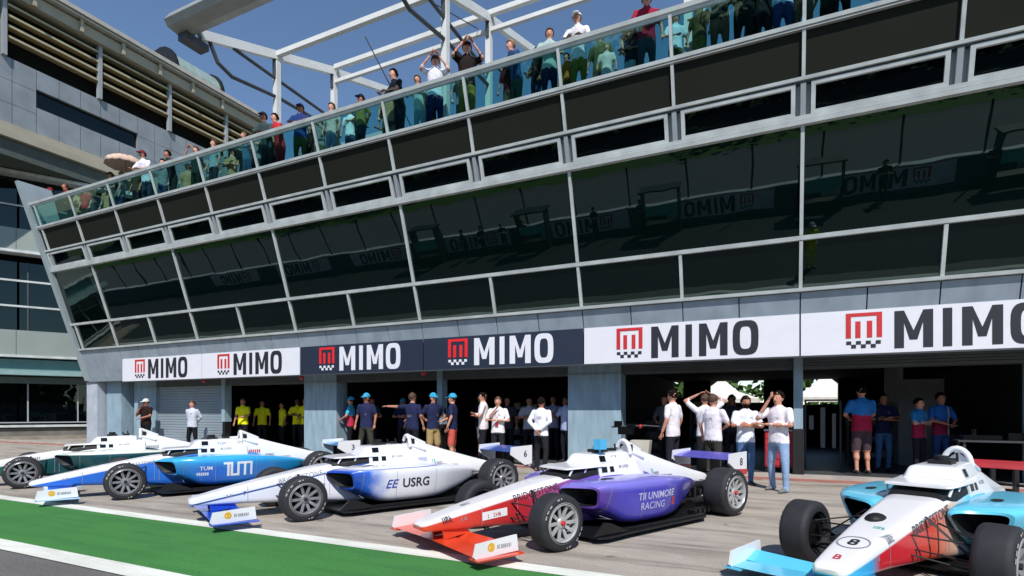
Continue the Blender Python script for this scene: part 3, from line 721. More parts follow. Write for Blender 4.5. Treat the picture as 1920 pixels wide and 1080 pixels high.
P((-1.93, 12.25, .0), R(-110), 1.96, '#e6e0e6', '#23242c', arms=('down', 'down'), hair='dark', skin=0, label='dark-haired person in a white T-shirt and dark trousers, leftmost of the five white shirts', group=GP)
P((-1.35, 13.0, .03), R(190), 1.86, '#dfe2ee', '#24252c', arms=('up', 'up'), hair='brown', skin=0, label='person in a white T-shirt with both hands raised behind the head', group=GP)
P((-1.08, 11.9, 0), R(150), 1.84, '#e6e0ea', '#3a3a36', arms=('front', 'down'), hair='brown', skin=0, wide=1.08, label='person in a printed white T-shirt seen from behind, in front of the raised arms', group=GP)
P((-.47, 12.0, 0), R(25), 1.80, '#dfe4ec', '#4d6a92', arms=('crossed', 'crossed'), hair='dark', skin=1, beard=True, label='bearded person in a white T-shirt and blue jeans with folded arms', group=GP, wide=1.03)
P((.12, 11.35, 0), R(-35), 1.87, '#ece4ea', '#8aa2c4', arms=('face', 'crossed'), hair='dark', skin=0, wide=1.06, stance=.17, step=.08, shoes='#6a6f6c', label='person in light blue jeans shading the eyes with one hand beside the post', group=GP)
P((1.80, 14.25, .1), R(205), 1.97, '#2b74b8', '#4b3c44', arms=('front', 'front'), shorts=True, shirt2='#a82443', hair='dark', skin=0, wide=1.1, label='tall person in a blue and red team shirt and dark shorts seen from behind', group=GP, stripe='#d8d4dc')
P((2.35, 15.2, .1), R(15), 1.80, '#222848', '#41658f', arms=('crossed', 'crossed'), hair='dark', skin=1, label='person in a dark navy shirt and jeans with folded arms in the right garage', group=GP)
P((2.9, 14.6, .1), R(50), 1.68, '#2f7ab4', '#2a2530', arms=('crossed', 'crossed'), shirt2='#9a2444', hair='dark_long', skin=0, label='shorter person in a blue and red team shirt and dark trousers in the right garage', group=GP, stripe='#cfd0dc')
P((3.35, 14.9, .1), R(30), 1.80, '#2a66b0', '#2a4274', arms=('front', 'front'), shirt2='#8c2440', hair='dark', skin=1, label='rightmost person in a blue and red team shirt with blue trousers', group=GP, stripe='#cfd0dc')

P((-10.1, 14.2, .1), R(-10), 1.86, '#20264a', '#2a2b32', arms=('down', 'front'), hair='brown', skin=0, label='bare-headed person in a navy shirt under the outstretched arm', group=GP)
P((-11.9, 14.4, .1), R(30), 1.84, '#2b2f3c', '#1c1d24', arms=('crossed', 'crossed'), skin=1, label='person in a charcoal shirt shaded between the two nearest blue caps by the pillar', group=GP)
P((-9.9, 15.6, .1), R(5), 1.82, '#4a4f58', '#1c1d24', arms=('down', 'down'), skin=2, label='person in a slate grey shirt farthest back under the outstretched arm', group=GP)
P((-8.9, 13.9, .1), R(-40), 1.88, '#1f2546', '#23242c', arms=('phone', 'down'), skin=1, hair='dark', label='dark-haired person in a navy shirt holding a phone behind the khaki shorts', group=GP)
P((-7.05, 14.6, .1), R(15), 1.82, '#3a3c44', '#1a1b20', arms=('down', 'down'), skin=1, label='person in a dark grey shirt behind the tall white shirt', group=GP)
P((-2.5, 14.6, .1), R(-30), 1.82, '#5a5c64', '#1a1b20', arms=('front', 'down'), skin=1, label='person in a grey shirt in the shade left of the five white shirts', group=GP)
P((-.9, 14.8, .1), R(20), 1.8, '#2a2c34', '#1a1b20', arms=('down', 'crossed'), skin=2, label='person in black deep in the shade behind the bearded man', group=GP)
# ------------------------------------------------------------------ spectators on the roof deck
GD = 'spectators along the roof railing'
ORD = ['first', 'second', 'third', 'fourth', 'fifth', 'sixth', 'seventh', 'eighth', 'ninth', 'tenth', 'eleventh', 'twelfth', 'thirteenth', 'fourteenth', 'fifteenth',
       'sixteenth', 'seventeenth', 'eighteenth', 'nineteenth', 'twentieth']
D = [  # X, Y, H, rz, shirt, pants, arms, cap, hair, skin, words, extra
 (-25.6, 11.75, 1.80, 0, '#9c2a34', '#2a2b30', 'lean', '#8c2630', 'dark', 0, 'red shirt and red cap at the far left corner of the deck'),
 (-25.0, 12.2, 1.84, 20, '#b08a6a', '#3a3430', 'crossed', None, 'brown', 0, 'tan shirt just right of the red cap at the deck corner'),
 (-24.4, 11.7, 1.76, -10, '#6a2f2c', '#1c2030', 'lean', None, 'brown', 1, 'rust brown shirt leaning on the rail near the left fin'),
 (-23.8, 11.9, 1.62, 10, '#b02a3a', '#23252b', 'down', None, 'brown', 0, 'bright red shirt seen only through the second glass panel'),
 (-21.9, 11.9, 1.78, 10, '#3a4048', '#22242a', 'lean', '#4a4038', 'dark', 1, 'dark grey shirt directly left of the beige parasol'),
 (-20.6, 11.9, 1.86, 0, '#4c3a30', '#20242a', 'down', None, 'dark_long', 1, 'brown shirt and long dark hair under the beige parasol'),
 (-19.65, 11.7, 2.02, 12, '#e4e2ea', '#2c3a4a', 'lean', '#7a2c3a', 'dark', 0, 'white shirt and maroon cap right of the beige parasol'),
 (-18.4, 11.8, 1.84, -8, '#23282c', '#22262a', 'lean', None, 'dark', 1, 'black shirt between the white shirt and the pale awning'),
 (-17.15, 11.75, 1.76, 10, '#27352f', '#1c2622', 'camera', None, 'brown', 0, 'dark green shirt holding something up to the face'),
 (-16.35, 11.8, 1.84, -5, '#8fa0a8', '#2a2c34', 'down', None, 'brown', 0, 'pale grey shirt in front of the white awning wall'),
 (-14.6, 11.65, 1.56, 5, '#cfdcf0', '#a8b4cc', 'lean', None, 'fair', 0, 'pale blue shirt bending low behind the glass'),
 (-13.8, 11.7, 1.98, 15, '#3a4a4c', '#26363a', 'lean', '#2a2a2e', 'dark', 1, 'slate shirt and black cap below the left canopy post'),
 (-13.3, 11.75, 1.88, -10, '#b8323a', '#9a2c34', 'lean', None, 'dark', 0, 'all red outfit just right of the black cap'),
 (-12.4, 11.65, 1.98, 25, '#233a72', '#4c5230', 'crossed', '#1c2440', 'dark', 1, 'royal blue shirt and navy cap between two canopy posts'),
 (-11.3, 11.75, 1.80, 0, '#c9b8b0', '#8a98a8', 'down', None, 'brown', 0, 'pinkish shirt close to the second canopy post'),
 (-10.75, 11.9, 1.62, 10, '#e0e4ea', '#40506a', 'down', None, 'fair', 0, 'white shirt seen only through the glass near the second post'),
 (-10.2, 11.7, 1.74, -10, '#7a7a48', '#26404a', 'back', '#1a2436', 'dark', 1, 'olive shirt and dark navy cap right of the second post'),
 (-9.5, 12.0, 1.60, 20, '#8c6a3a', '#22343a', 'down', None, 'brown', 1, 'ochre shirt low behind the glass'),
 (-8.85, 11.65, 1.97, -20, '#1d2126', '#22323c', 'lean', None, 'dark', 0, 'black shirt and short dark hair on the rail'),
 (-8.25, 11.7, 1.66, 10, '#b9d0c8', '#8fb4c0', 'lean', None, 'brown', 0, 'light mint shirt crouched over the rail'),
 (-7.75, 11.65, 2.10, 30, '#e0dde8', '#1f2c5c', 'camera', '#3a2c34', 'dark', 0, 'white shirt and navy trousers holding a camera'),
 (-6.85, 11.7, 2.22, 35, '#261c1c', '#8a7a3a', 'camera', '#4a1c28', 'dark', 0, 'black top and maroon cap, a photographer left of the third post'),
 (-5.5, 11.75, 1.84, -30, '#26436a', '#4a5a4c', 'lean', None, 'fair', 0, 'blue shirt and fair hair right of the third post'),
 (-4.65, 11.7, 1.90, 20, '#9fb4b0', '#232c4c', 'crossed', None, 'brown', 0, 'grey-green shirt and dark blue trousers'),
 (-4.3, 11.9, 1.35, -20, '#b06c2c', '#5a4a2a', 'down', None, 'dark', 1, 'small size in an orange shirt beside the dark blue trousers'),
 (-3.92, 11.65, 1.90, 5, '#e3dfe4', '#7a7434', 'lean', '#f0f0f0', 'brown', 0, 'white shirt and white cap'),
 (-3.35, 11.9, 1.30, 10, '#d8c8c0', '#e0e0e0', 'down', None, 'fair', 0, 'small size in pale clothes right of the white cap'),
 (-2.8, 11.8, 1.36, -15, '#232b3c', '#a8b8c0', 'crossed', None, 'dark', 1, 'small size in a dark blue shirt near the crimson shirt'),
 (-2.42, 11.7, 1.98, 20, '#9a1f38', '#3c4650', 'front', None, 'dark', 0, 'crimson shirt and grey trousers'),
 (-1.85, 11.9, 1.50, 20, '#c8d4e0', '#6a5c3a', 'front', None, 'brown', 0, 'pale shirt and khaki trousers left of the fourth post'),
 (-1.35, 11.8, 1.55, -20, '#5a4c30', '#8a7440', 'down', None, 'dark', 1, 'brown shirt at the fourth canopy post'),
 (-.95, 11.7, 1.9, 15, '#1d2024', '#6a4c3c', 'front', None, 'dark', 0, 'black shirt and brown trousers'),
 (-.5, 11.7, 1.95, -15, '#15171b', '#17191d', 'crossed', None, 'dark', 0, 'all black clothes, the widest dark figure'),
 (-.15, 11.8, 1.8, 15, '#191b20', '#1a1c22', 'down', None, 'dark', 1, 'black jacket close beside the widest dark figure'),
 (.2, 11.75, 1.90, 10, '#c6cbe6', '#343a6a', 'front', None, 'brown', 0, 'lilac shirt and indigo trousers'),
 (.55, 11.8, 1.86, -20, '#5c4034', '#6c5040', 'crossed', None, 'dark', 1, 'chestnut shirt and trousers'),
 (1.15, 11.7, 1.9, 15, '#17191c', '#15161a', 'crossed', None, 'dark', 0, 'black coat at the far right end'),
]
for X, Y, H, rz, sh, pa, ar, cp, hr, sk, words in D:
    P((X, Y+.18, 8.45), R(rz), H, sh, pa, arms=(ar, ar if ar != 'point' else 'down') if ar in ('crossed', 'lean', 'back') else (ar, 'down' if ar in ('front', 'phone') else ar), cap=cp, hair=hr, skin=sk, vox=.034,
      lean=.25 if ar == 'lean' else 0., label='spectator with '+words if not words.startswith(('small', 'all')) else 'spectator, '+words, group=GD)
random.seed(11)
CW = [('white', '#e2e0e4'), ('black', '#1b1c20'), ('navy', '#222c52'), ('red', '#a82c34'), ('grey', '#7d8288'), ('olive', '#5d6040'), ('sky blue', '#7fa8cc'), ('tan', '#a88a66'), ('maroon', '#5a2028'), ('dark green', '#24402f')]
k_ = 0
for pn in range(1, 18):
    xa = -25.4 if pn == 1 else Xn(-12+pn); cnt = 3 if pn < 8 else 2
    for q in range(cnt):
        cn, chx = CW[(k_*3+pn) % len(CW)]; k_ += 1
        if pn > 13: chx = random.choice(('#1b1c20', '#2a2320', '#222c52')); cn = {'#1b1c20': 'black', '#2a2320': 'brown', '#222c52': 'navy'}[chx]+(' and a pale cap' if q else '')
        P((xa+.25+(.7 if cnt == 3 else 1.05)*q+random.random()*.4, 12.15+random.random()*.5, 8.45), R(random.uniform(-50, 50)), random.uniform(1.72, 1.92), chx, random.choice(('#23252c', '#2d3a56', '#55503f')),
          arms=random.choice((('down', 'down'), ('crossed', 'crossed'), ('front', 'down'), ('down', 'phone'))), cap='#d9d4cc' if (pn > 13 and q) else (random.choice(('#22242a', '#8a2a32')) if k_ % 3 == 0 else None), hair=random.choice(('dark', 'brown', 'fair', 'dark_long')), skin=random.choice((0, 0, 1)), vox=.036,
          label='spectator in %s in the second row behind the %s glass panel' % (cn, ORD[pn-1]), group='second row of spectators on the deck')
# parasol on deck
t = empty('parasol', (-21.3, 12.1, 8.45), label='beige ruffled parasol held open above the deck railing', cat='parasol'); t.scale = (.76, .76, .97)
mb = MB(); rings = []
for k in range(7):
    ph = k/6*pi/2; rings.append([((.08+.78*sin(ph))*(1+.03*cos(j*8*2*pi/32))*cos(2*pi*j/32), (.08+.78*sin(ph))*(1+.03*cos(j*8*2*pi/32))*sin(2*pi*j/32), 2.02+.36*cos(ph)+.02*sin(j*3+k)) for j in range(32)])
mb.rings(rings, caps=False); o = mb.build('canopy_cloth', mat('parasol_cloth', '#c9ac98', .8, 0, .2, 12, bump=.5), t, smooth=80)
md = o.modifiers.new('th', 'SOLIDIFY'); md.thickness = .012
MB().tube([(0, 0, .9), (0, 0, 2.4)], .013).build('stick', DGREY, t)
t = empty('awning_wall', (-16.6, 15.5, 8.45), label='pale awning wall standing on the deck behind the spectators', cat='awning')
mb = MB(); mb.prism([(-3.4, 0), (4.4, 0), (4.4, 2.9), (2.2, 2.85), (-2.4, 1.9), (-3.4, 1.6)], 'y', 0, .1); mb.build('cloth_panel', mat('awning_cloth', '#b9b6bc', .8), t)
for x in (-3.3, .5, 4.3): MB().tube([(x, -.05, 0), (x, -.05, 1.7)], .03).build('pole', STEEL, t)

# ------------------------------------------------------------------ racing cars
def interp(secs, n=28):
    """smooth interpolation of section rows along x"""
    xs = [s_[0] for s_ in secs]; out = []
    lo, hi = xs[0], xs[-1]; rng = [lo+(hi-lo)*i/n for i in range(n+1)]+xs
    sgn = 1 if hi > lo else -1
    rng = sorted(set(round(q, 4) for q in rng), key=lambda q: q*sgn)
    for x in rng:
        i = 0
        while i < len(secs)-2 and (x-xs[i+1])*sgn > 0: i += 1
        t = (x-xs[i])/(xs[i+1]-xs[i]); t = max(0, min(1, t))
        row = [x]
        for c in range(1, len(secs[0])):
            p1, p2 = secs[i][c], secs[i+1][c]; p0 = secs[max(i-1, 0)][c]; p3 = secs[min(i+2, len(secs)-1)][c]
            x0_, x3_ = xs[max(i-1, 0)], xs[min(i+2, len(secs)-1)]
            m1 = (p2-p0)/((xs[i+1]-x0_) or 1)*(xs[i+1]-xs[i]); m2 = (p3-p1)/((x3_-xs[i]) or 1)*(xs[i+1]-xs[i])
            if (p2-p1)*(p1-p0) <= 0: m1 = 0
            if (p3-p2)*(p2-p1) <= 0: m2 = 0
            h = t*t*t; q = t*t
            row.append((2*h-3*q+1)*p1+(h-2*q+t)*m1+(-2*h+3*q)*p2+(h-q)*m2)
        out.append(row)
    return out
def hull(mb, secs, yc=None, e=3.2, n=28, k=28, caps=True):
    """rows: x, half width top, half width bottom, z bottom, z top [, y centre]"""
    rings = []
    for row in interp(secs, k):
        x, wt, wb, zb, zt = row[:5]; cy = row[5] if len(row) > 5 else 0
        ring = []
        for j in range(n):
            a = 2*pi*(j+.5)/n; cz, sz = cos(a), sin(a)
            u = math.copysign(abs(cz)**(2/e), cz); v = math.copysign(abs(sz)**(2/e), sz)
            wd = wb+(wt-wb)*(v*.5+.5); ring.append((x, cy+u*wd, (zb+zt)/2+v*(zt-zb)/2))
        rings.append(ring)
    mb.rings(rings, caps=caps); return rings
def greek(n, h, rows=1, seed=1):
    """small print that cannot be read in the photograph: rows of tiny strokes"""
    rd = random.Random(seed*7+n); vs = []; fs = []; wd = n*h*.6
    for r_ in range(rows):
        x = -wd/2+rd.random()*h*(r_ > 0); y0 = (rows/2-r_-1)*h*1.35
        for q in range(n):
            if rd.random() < .12: x += h*.55; continue
            cw = h*rd.uniform(.35, .52); t = h*.17
            bars = [(x, x+t, y0, y0+h)] + ([(x+cw-t, x+cw, y0, y0+h)] if rd.random() < .6 else []) + ([(x+t, x+cw-t*.5, y0+h-t, y0+h)] if rd.random() < .6 else []) + ([(x+t, x+cw-t*.5, y0, y0+t)] if rd.random() < .5 else []) + ([(x+t, x+cw-t*.5, y0+h*.42, y0+h*.42+t)] if rd.random() < .5 else [])
            for a, b_, c_, d in bars:
                k = len(vs); vs += [(a, c_), (b_, c_), (b_, d), (a, d)]; fs.append((k, k+1, k+2, k+3))
            x += h*.6
    return vs, fs
REAL = {'TUM', 'USRG', 'EE', 'BRIDGESTONE', 'TII UNIMORE', 'RACING', '8', '7', '3', '5', '6', 'B'}
def printed(body, size, bold, shear):
    if body in REAL: return text_pts(body, size, bold, shear)
    return greek(len(body), size*.72, 1, sum(map(ord, body)))
def fine(vs, fs, mx=.03):
    """split long edges so that lettering follows curved panels"""
    bm = bmesh.new(); bv = [bm.verts.new((a, b_, 0)) for a, b_ in vs]
    for f in fs:
        try: bm.faces.new([bv[i] for i in f])
        except ValueError: pass
    bmesh.ops.triangulate(bm, faces=bm.faces)
    for _ in range(4):
        e = [q for q in bm.edges if q.calc_length() > mx]
        if not e: break
        bmesh.ops.subdivide_edges(bm, edges=e, cuts=1); bmesh.ops.triangulate(bm, faces=bm.faces)
    bm.verts.index_update(); o = [(v.co.x, v.co.y) for v in bm.verts], [tuple(v.index for v in f.verts) for f in bm.faces]
    bm.free(); return o
def decal(body, size, x, z, host, m, parent, side=1, tilt=0, bold=0, rot=0, name='lettering', shear=0, sx=1., pts=None, eps=.005):
    """lettering laid on the side of the host mesh; x,z local centre"""
    vs, fs = fine(*(pts if pts else printed(body, size, bold, shear)))
    bm = bmesh.new(); bm.from_mesh(host.data); tr = BVHTree.FromBMesh(bm)
    out = []; last = None
    for a, b_ in vs:
        a *= sx; c, s_ = cos(rot), sin(rot); a, b_ = a*c-b_*s_, a*s_+b_*c
        px, pz = x-side*a, z+b_      # seen from +y side the nose (+x) is at the left
        h = tr.ray_cast(Vector((px, 2*side, pz)), Vector((0, -side, 0)))
        y = h[0].y+side*eps if h[0] is not None else (last if last is not None else .5*side)
        last = y; out.append((px, y, pz))
    bm.free(); mb = MB(); mb.add(out, fs); return mb.build(name, m, parent)
def decal_top(body, size, x, y, host, m, parent, rot=0, bold=0, name='lettering', sx=1., pts=None, eps=.005):
    vs, fs = fine(*(pts if pts else printed(body, size, bold, 0)))
    bm = bmesh.new(); bm.from_mesh(host.data); tr = BVHTree.FromBMesh(bm); out = []; last = .5
    for a, b_ in vs:
        a *= sx; c, s_ = cos(rot), sin(rot); a, b_ = a*c-b_*s_, a*s_+b_*c
        h = tr.ray_cast(Vector((x+a, y+b_, 3)), Vector((0, 0, -1)))
        if h[0] is not None: last = h[0].z+eps
        out.append((x+a, y+b_, last))
    bm.free(); mb = MB(); mb.add(out, fs); return mb.build(name, m, parent)
def wheel(car, x, yo, side, r, wd, rim, steer=0):
    """yo = y of the outer face"""
    h = empty('wheel', (x, yo*side, r)); h.parent = car
    s_ = side
    pr = [(r*.66, -.03), (r*.69, -.005), (r*.82, .0), (r*.93, -.012), (r*.985, -.03), (r, -.06), (r, -wd+.06), (r*.985, -wd+.03), (r*.93, -wd+.012), (r*.8, -wd), (r*.68, -wd+.01), (r*.66, -wd+.03)]
    mb = MB(); mb.rings([[(rr*cos(2*pi*j/48), t*s_, rr*sin(2*pi*j/48)) for j in range(48)] for rr, t in pr], closed=True)
    ty = mb.build('tyre', TYRE, h, smooth=50)
    # white sidewall marks
    mb = MB()
    for a0, a1, ra, rb in [(.25, .95, .85, .90), (1.2, 1.45, .85, .90), (3.4, 4.1, .85, .90), (4.35, 4.6, .85, .90), (0, 6.283, .705, .722)]:
        n = max(4, int((a1-a0)*14))
        for q in range(n):
            if rb-ra > .03 and q % 3 == 2: continue
            t0 = a0+(a1-a0)*q/n; t1 = a0+(a1-a0)*(q+.86 if rb-ra > .03 else q+1)/n
            yy = .0045*s_
            mb.add([(r*ra*cos(t0), yy-.001*s_, r*ra*sin(t0)), (r*rb*cos(t0), yy-.004*s_, r*rb*sin(t0)), (r*rb*cos(t1), yy-.004*s_, r*rb*sin(t1)), (r*ra*cos(t1), yy-.001*s_, r*ra*sin(t1))], [(0, 1, 2, 3)])
    mb.build('sidewall_marks', SIDEW, h)
    # rim: barrel, lip, spokes, hub, lug nuts
    R0 = r*.67; mb = MB()
    mb.rings([[(rr*cos(2*pi*j/40), t*s_, rr*sin(2*pi*j/40)) for j in range(40)] for rr, t in ((R0, -.012), (R0, .002), (R0*.965, .006), (R0*.93, -.006), (R0*.9, -.03), (R0*.87, -wd+.04), (R0*.98, -wd+.02), (R0*1.0, -wd+.05))], caps=False)
    for q in range(10):
        for dd in (-.10, .10):
            a = 2*pi*q/10; a1 = a+dd*.55; a0 = a+dd*1.6
            p0 = Vector((R0*.22*cos(a0), -.045*s_, R0*.22*sin(a0))); p1 = Vector((R0*.94*cos(a1*1), -.016*s_, R0*.94*sin(a1)))
            d = (p1-p0).normalized(); t = d.cross(Vector((0, 1, 0))).normalized(); w0, w1 = R0*.05, R0*.035; dp = Vector((0, -.018*s_, 0))
            mb.hexa([p0-t*w0+dp, p1-t*w1+dp, p1+t*w1+dp, p0+t*w0+dp, p0-t*w0, p1-t*w1, p1+t*w1, p0+t*w0])
    mb.rings([[(rr*cos(2*pi*j/24), t*s_, rr*sin(2*pi*j/24)) for j in range(24)] for rr, t in ((R0*.3, -.06), (R0*.3, -.04), (R0*.25, -.03), (R0*.17, -.028))])
    mb.build('rim', rim, h, smooth=35)
    mb = MB(); mb.rings([[(rr*cos(2*pi*j/24), t*s_, rr*sin(2*pi*j/24)) for j in range(24)] for rr, t in ((R0*.9, -wd*.7), (R0*.9, -wd*.62), (R0*.62, -.075), (R0*.2, -.07))])
    mb.build('brake_disc', HUB, h, smooth=30)
    mb = MB(); mb.rings([[(rr*cos(2*pi*j/6), t*s_, rr*sin(2*pi*j/6)) for j in range(6)] for rr, t in ((R0*.14, -.05), (R0*.14, -.005), (R0*.1, .0))]); mb.build('wheel_nut', RED if rim is RIML else HUB, h)
    return h
def ring_pts(r, w_, n=26, cx=0, cy=0):
    vs = [((r)*cos(2*pi*j/n)+cx, r*sin(2*pi*j/n)+cy) for j in range(n)]+[((r-w_)*cos(2*pi*j/n)+cx, (r-w_)*sin(2*pi*j/n)+cy) for j in range(n)]
    return vs, [(j, (j+1) % n, n+(j+1) % n, n+j) for j in range(n)]
def racing_car(loc, rz, label, body_m, pod_m, wing_m, pylon_m, fend_m, rwing_m, rend_m, rim, num, rwstrip=None, gps=None, cockpit_m=None, front_text='#6c6f78', far_rim=None):
    c = empty('racing_car', loc, rz, label=label, cat='racing car', group='single-seat racing cars parked in an angled row')
    cockpit_m = cockpit_m or CARW
    # chassis
    mb = MB(); hull(mb, [(-2.5, .16, .25, .10, .56), (-2.2, .24, .36, .09, .66), (-1.8, .32, .42, .09, .72), (-1.1, .31, .37, .10, .73), (-.7, .27, .32, .12, .70), (-.4, .245, .285, .15, .67), (0, .22, .245, .18, .60), (.5, .185, .195, .21, .505), (.9, .155, .165, .225, .42), (1.15, .13, .14, .235, .36), (1.24, .115, .125, .245, .335), (1.275, .085, .09, .265, .31)][::-1], k=40, e=5.5)
    tub = mb.build('chassis', body_m, c, smooth=50)
    # cockpit: dark opening under a raised white cowl, stepped roof box with sensor windows
    mb = MB(); hull(mb, [(-.58, .20, .24, .62, .725), (-.8, .25, .28, .60, .765), (-1.2, .265, .30, .60, .785)], e=5, k=8); mb.build('cockpit_opening', BLACK, c, smooth=40)
    mb = MB(); hull(mb, [(-1.14, .27, .315, .60, .82), (-1.9, .22, .35, .58, .86), (-2.0, .18, .34, .58, .84)], e=6, k=10)
    cs = mb.build('cockpit_surround', cockpit_m, c, smooth=40)
    mb = MB(); hull(mb, [(-.60, .24, .26, .775, .79), (-.66, .27, .29, .775, .80), (-1.0, .285, .30, .775, .815), (-1.2, .285, .30, .775, .83)], e=7, k=8)
    hull(mb, [(-1.04, .20, .27, .80, .83), (-1.12, .205, .265, .80, .925), (-1.2, .205, .26, .80, .94), (-1.75, .17, .24, .80, .955), (-1.84, .15, .22, .8, .94)], e=7, k=14)
    rb = mb.build('cockpit_cowl', cockpit_m, c, smooth=40)
    for sd in (1, -1):
        for sx_ in (-.66, -.9): 
            mb = MB(); mb.tube([(sx_, .25*sd, .70), (sx_-.04, .265*sd, .78)], .012); mb.build('cowl_strut', cockpit_m, rb)
        for sx_, w_, z, h_, host in ((-1.24, .10, .745, .07, cs), (-1.38, .075, .745, .07, cs), (-1.26, .11, .88, .075, rb)):
            decal('', 0, sx_, z, host, BLKGL, host, side=sd, pts=([(-w_/2, -h_/2), (w_/2, -h_/2), (w_/2, h_/2), (-w_/2, h_/2)], [(0, 1, 2, 3)]), name='sensor_window')
    mb = MB(); mb.hexa([(-1.058, -.09, .835), (-1.058, .09, .835), (-1.115, .09, .90), (-1.115, -.09, .90), (-1.066, -.09, .83), (-1.066, .09, .83), (-1.13, .09, .905), (-1.13, -.09, .905)]); mb.build('front_sensor_window', BLKGL, rb)
    mb = MB(); mb.box(-1.5, -1.32, -.10, .10, .93, .985); mb.tube([(-1.41, 0, .985), (-1.41, 0, 1.03)], .06, 14); mb.build('sensor_pod', BLACK, c)
    # roll hoop, engine cover
    mb = MB(); mb.tube([(-1.92, .125*cos(a), .90+.185*sin(a)) for a in [pi*j/12 for j in range(13)]], .03, 8)
    mb.tube([(-1.92, .12, .93), (-2.2, .12, .84)], .028); mb.tube([(-1.92, -.12, .93), (-2.2, -.12, .84)], .028); mb.tube([(-1.92, 0, 1.08), (-2.25, 0, .93)], .04); mb.build('roll_hoop', cockpit_m, c, smooth=50)
    MB().box(-2.02, -1.96, -.09, .09, .9, 1.03).build('hoop_intake', BLACK, c)
    mb = MB(); mb.tube([(-1.7, .06, .94), (-1.68, .06, 1.05)], .012); mb.tube([(-1.62, -.07, .94), (-1.6, -.07, 1.03)], .012); mb.box(-1.72, -1.62, -.03, .05, .945, .99); mb.build('antenna', BLACK, c)
    mb = MB(); hull(mb, [(-1.95, .075, .3, .55, 1.03), (-2.12, .07, .27, .5, .985), (-2.5, .06, .21, .42, .865), (-3.0, .055, .15, .38, .72), (-3.5, .045, .10, .36, .585), (-3.85, .035, .06, .36, .50), (-3.95, .02, .03, .38, .46)], e=2.4, k=24)
    ec = mb.build('engine_cover', cockpit_m, c, smooth=50)
    mb = MB()
    hull(mb, [(-2.95, .17, .19, .14, .42), (-3.4, .12, .13, .15, .42), (-3.9, .09, .09, .17, .38), (-4.05, .05, .05, .2, .36)], k=10)
    for q in range(7): mb.box(-2.9-.14*q, -2.85-.14*q, -.22, .22, .18+.02*(q % 3), .30+.04*(q % 2))
    mb.build('gearbox', CARB, c, smooth=35)
    # sidepods
    for sd in (1, -1):
        mb = MB()
        rows = [(-.56, .23, .14, .34, .61, .49), (-.66, .27, .17, .28, .64, .51), (-.95, .31, .22, .15, .665, .54), (-1.7, .32, .24, .12, .67, .54), (-2.15, .29, .20, .13, .635, .49), (-2.6, .21, .12, .22, .585, .39), (-2.95, .13, .07, .32, .52, .30), (-3.2, .04, .03, .38, .46, .24)]
        rings = hull(mb, [r_[:5]+(r_[5]*sd,) for r_ in rows], e=4.6, k=30, caps=False)
        n = len(rings[0]); mb.add(rings[-1], [tuple(range(n))])
        # recessed intake
        def sw(p):
            x, y, z = p; k = max(0, min(1, (x+1.35)/.75)); return (x+k*((z-.46)*.45-(abs(y)-.36)*.62), y, z)
        mb.v = [sw(p) for p in mb.v]; rings = [[sw(p) for p in r_] for r_ in rings]
        r0 = rings[0]; cy = sum(p[1] for p in r0)/n; cz = sum(p[2] for p in r0)/n
        r1 = [(p[0]+.012, cy+(p[1]-cy)*.84, cz+(p[2]-cz)*.84) for p in r0]; r2 = [(p[0]-.3, cy+(p[1]-cy)*.6, cz+(p[2]-cz)*.6) for p in r0]
        mb.rings([r0, r1], caps=False)
        pod = mb.build('sidepod', pod_m, c, smooth=50)
        mb = MB(); mb.rings([r1, r2], caps=False); mb.add(r2, [tuple(range(n))]); mb.build('intake_duct', BLACK, pod)
        if sd == 1: pod_near = pod
        # oval vents / mirror
        for vx, vr in ((-1.02, .075), (-2.38, .085)):
            decal_top('', 0, vx, .52*sd if vx > -2 else .40*sd, pod, BLACK, pod, pts=([(vr*1.25*cos(2*pi*j/20), vr*.62*sin(2*pi*j/20)) for j in range(20)], [tuple(range(20))]), name='vent_opening')
        for lx in (-.86, -1.35, -2.05): decal('', 0, lx, .40, pod, GREYT, pod, side=sd, pts=([(-.003, -.2), (.003, -.2), (.003, .2), (-.003, .2)], [(0, 1, 2, 3)]), name='panel_gap', eps=.002)
        for lx, lh in ((.58, .11), (.12, .14), (-.45, .18), (-.52, .18)): decal('', 0, lx, .21+lh+.03, tub, GREYT, tub, side=sd, pts=([(-.003, -lh), (.003, -lh), (.003, lh), (-.003, lh)], [(0, 1, 2, 3)]), name='panel_gap', eps=.002)
        for lx, lz, tx in ((-2.45, .62, '~~~~~~~~'), (-2.75, .56, '~~~~~~~~~~~'), (-1.62, .775, '~~~~~~~~~')):
            decal(tx, .05, lx, lz, ec if lx < -2 else cs, GREYT, ec if lx < -2 else cs, side=sd, eps=.004)
        decal('~~~~', .05, .80, .35, tub, GREYT, tub, side=sd, rot=.15)
    # floor
    for z0, z1, ol in ((.06, .085, [(-.42, .34), (-.5, .88), (-.62, .93), (-1.05, .90), (-2.6, .86), (-2.95, .62), (-4.0, .45)]),):
        mb = MB(); poly = ol+[(a, -b_) for a, b_ in ol[::-1]]; mb.prism(poly, 'z', z0, z1)
        for sd in (1, -1):
            mb.prism([(-.45, .10), (-.60, .24), (-.72, .22), (-1.0, .10)], 'y', sd*.86, sd*.885)
            mb.prism([(-1.0, .085), (-2.6, .085), (-2.6, .12), (-1.0, .12)], 'y', sd*.80, sd*.83)
            for q in range(6): mb.box(-2.55-.13*q, -2.5-.13*q, sd*(.70-.02*q)-.06, sd*(.70-.02*q)+.06, .085, .15)
        mb.build('floor', CARB, c)
    # front wing
    mb = MB()
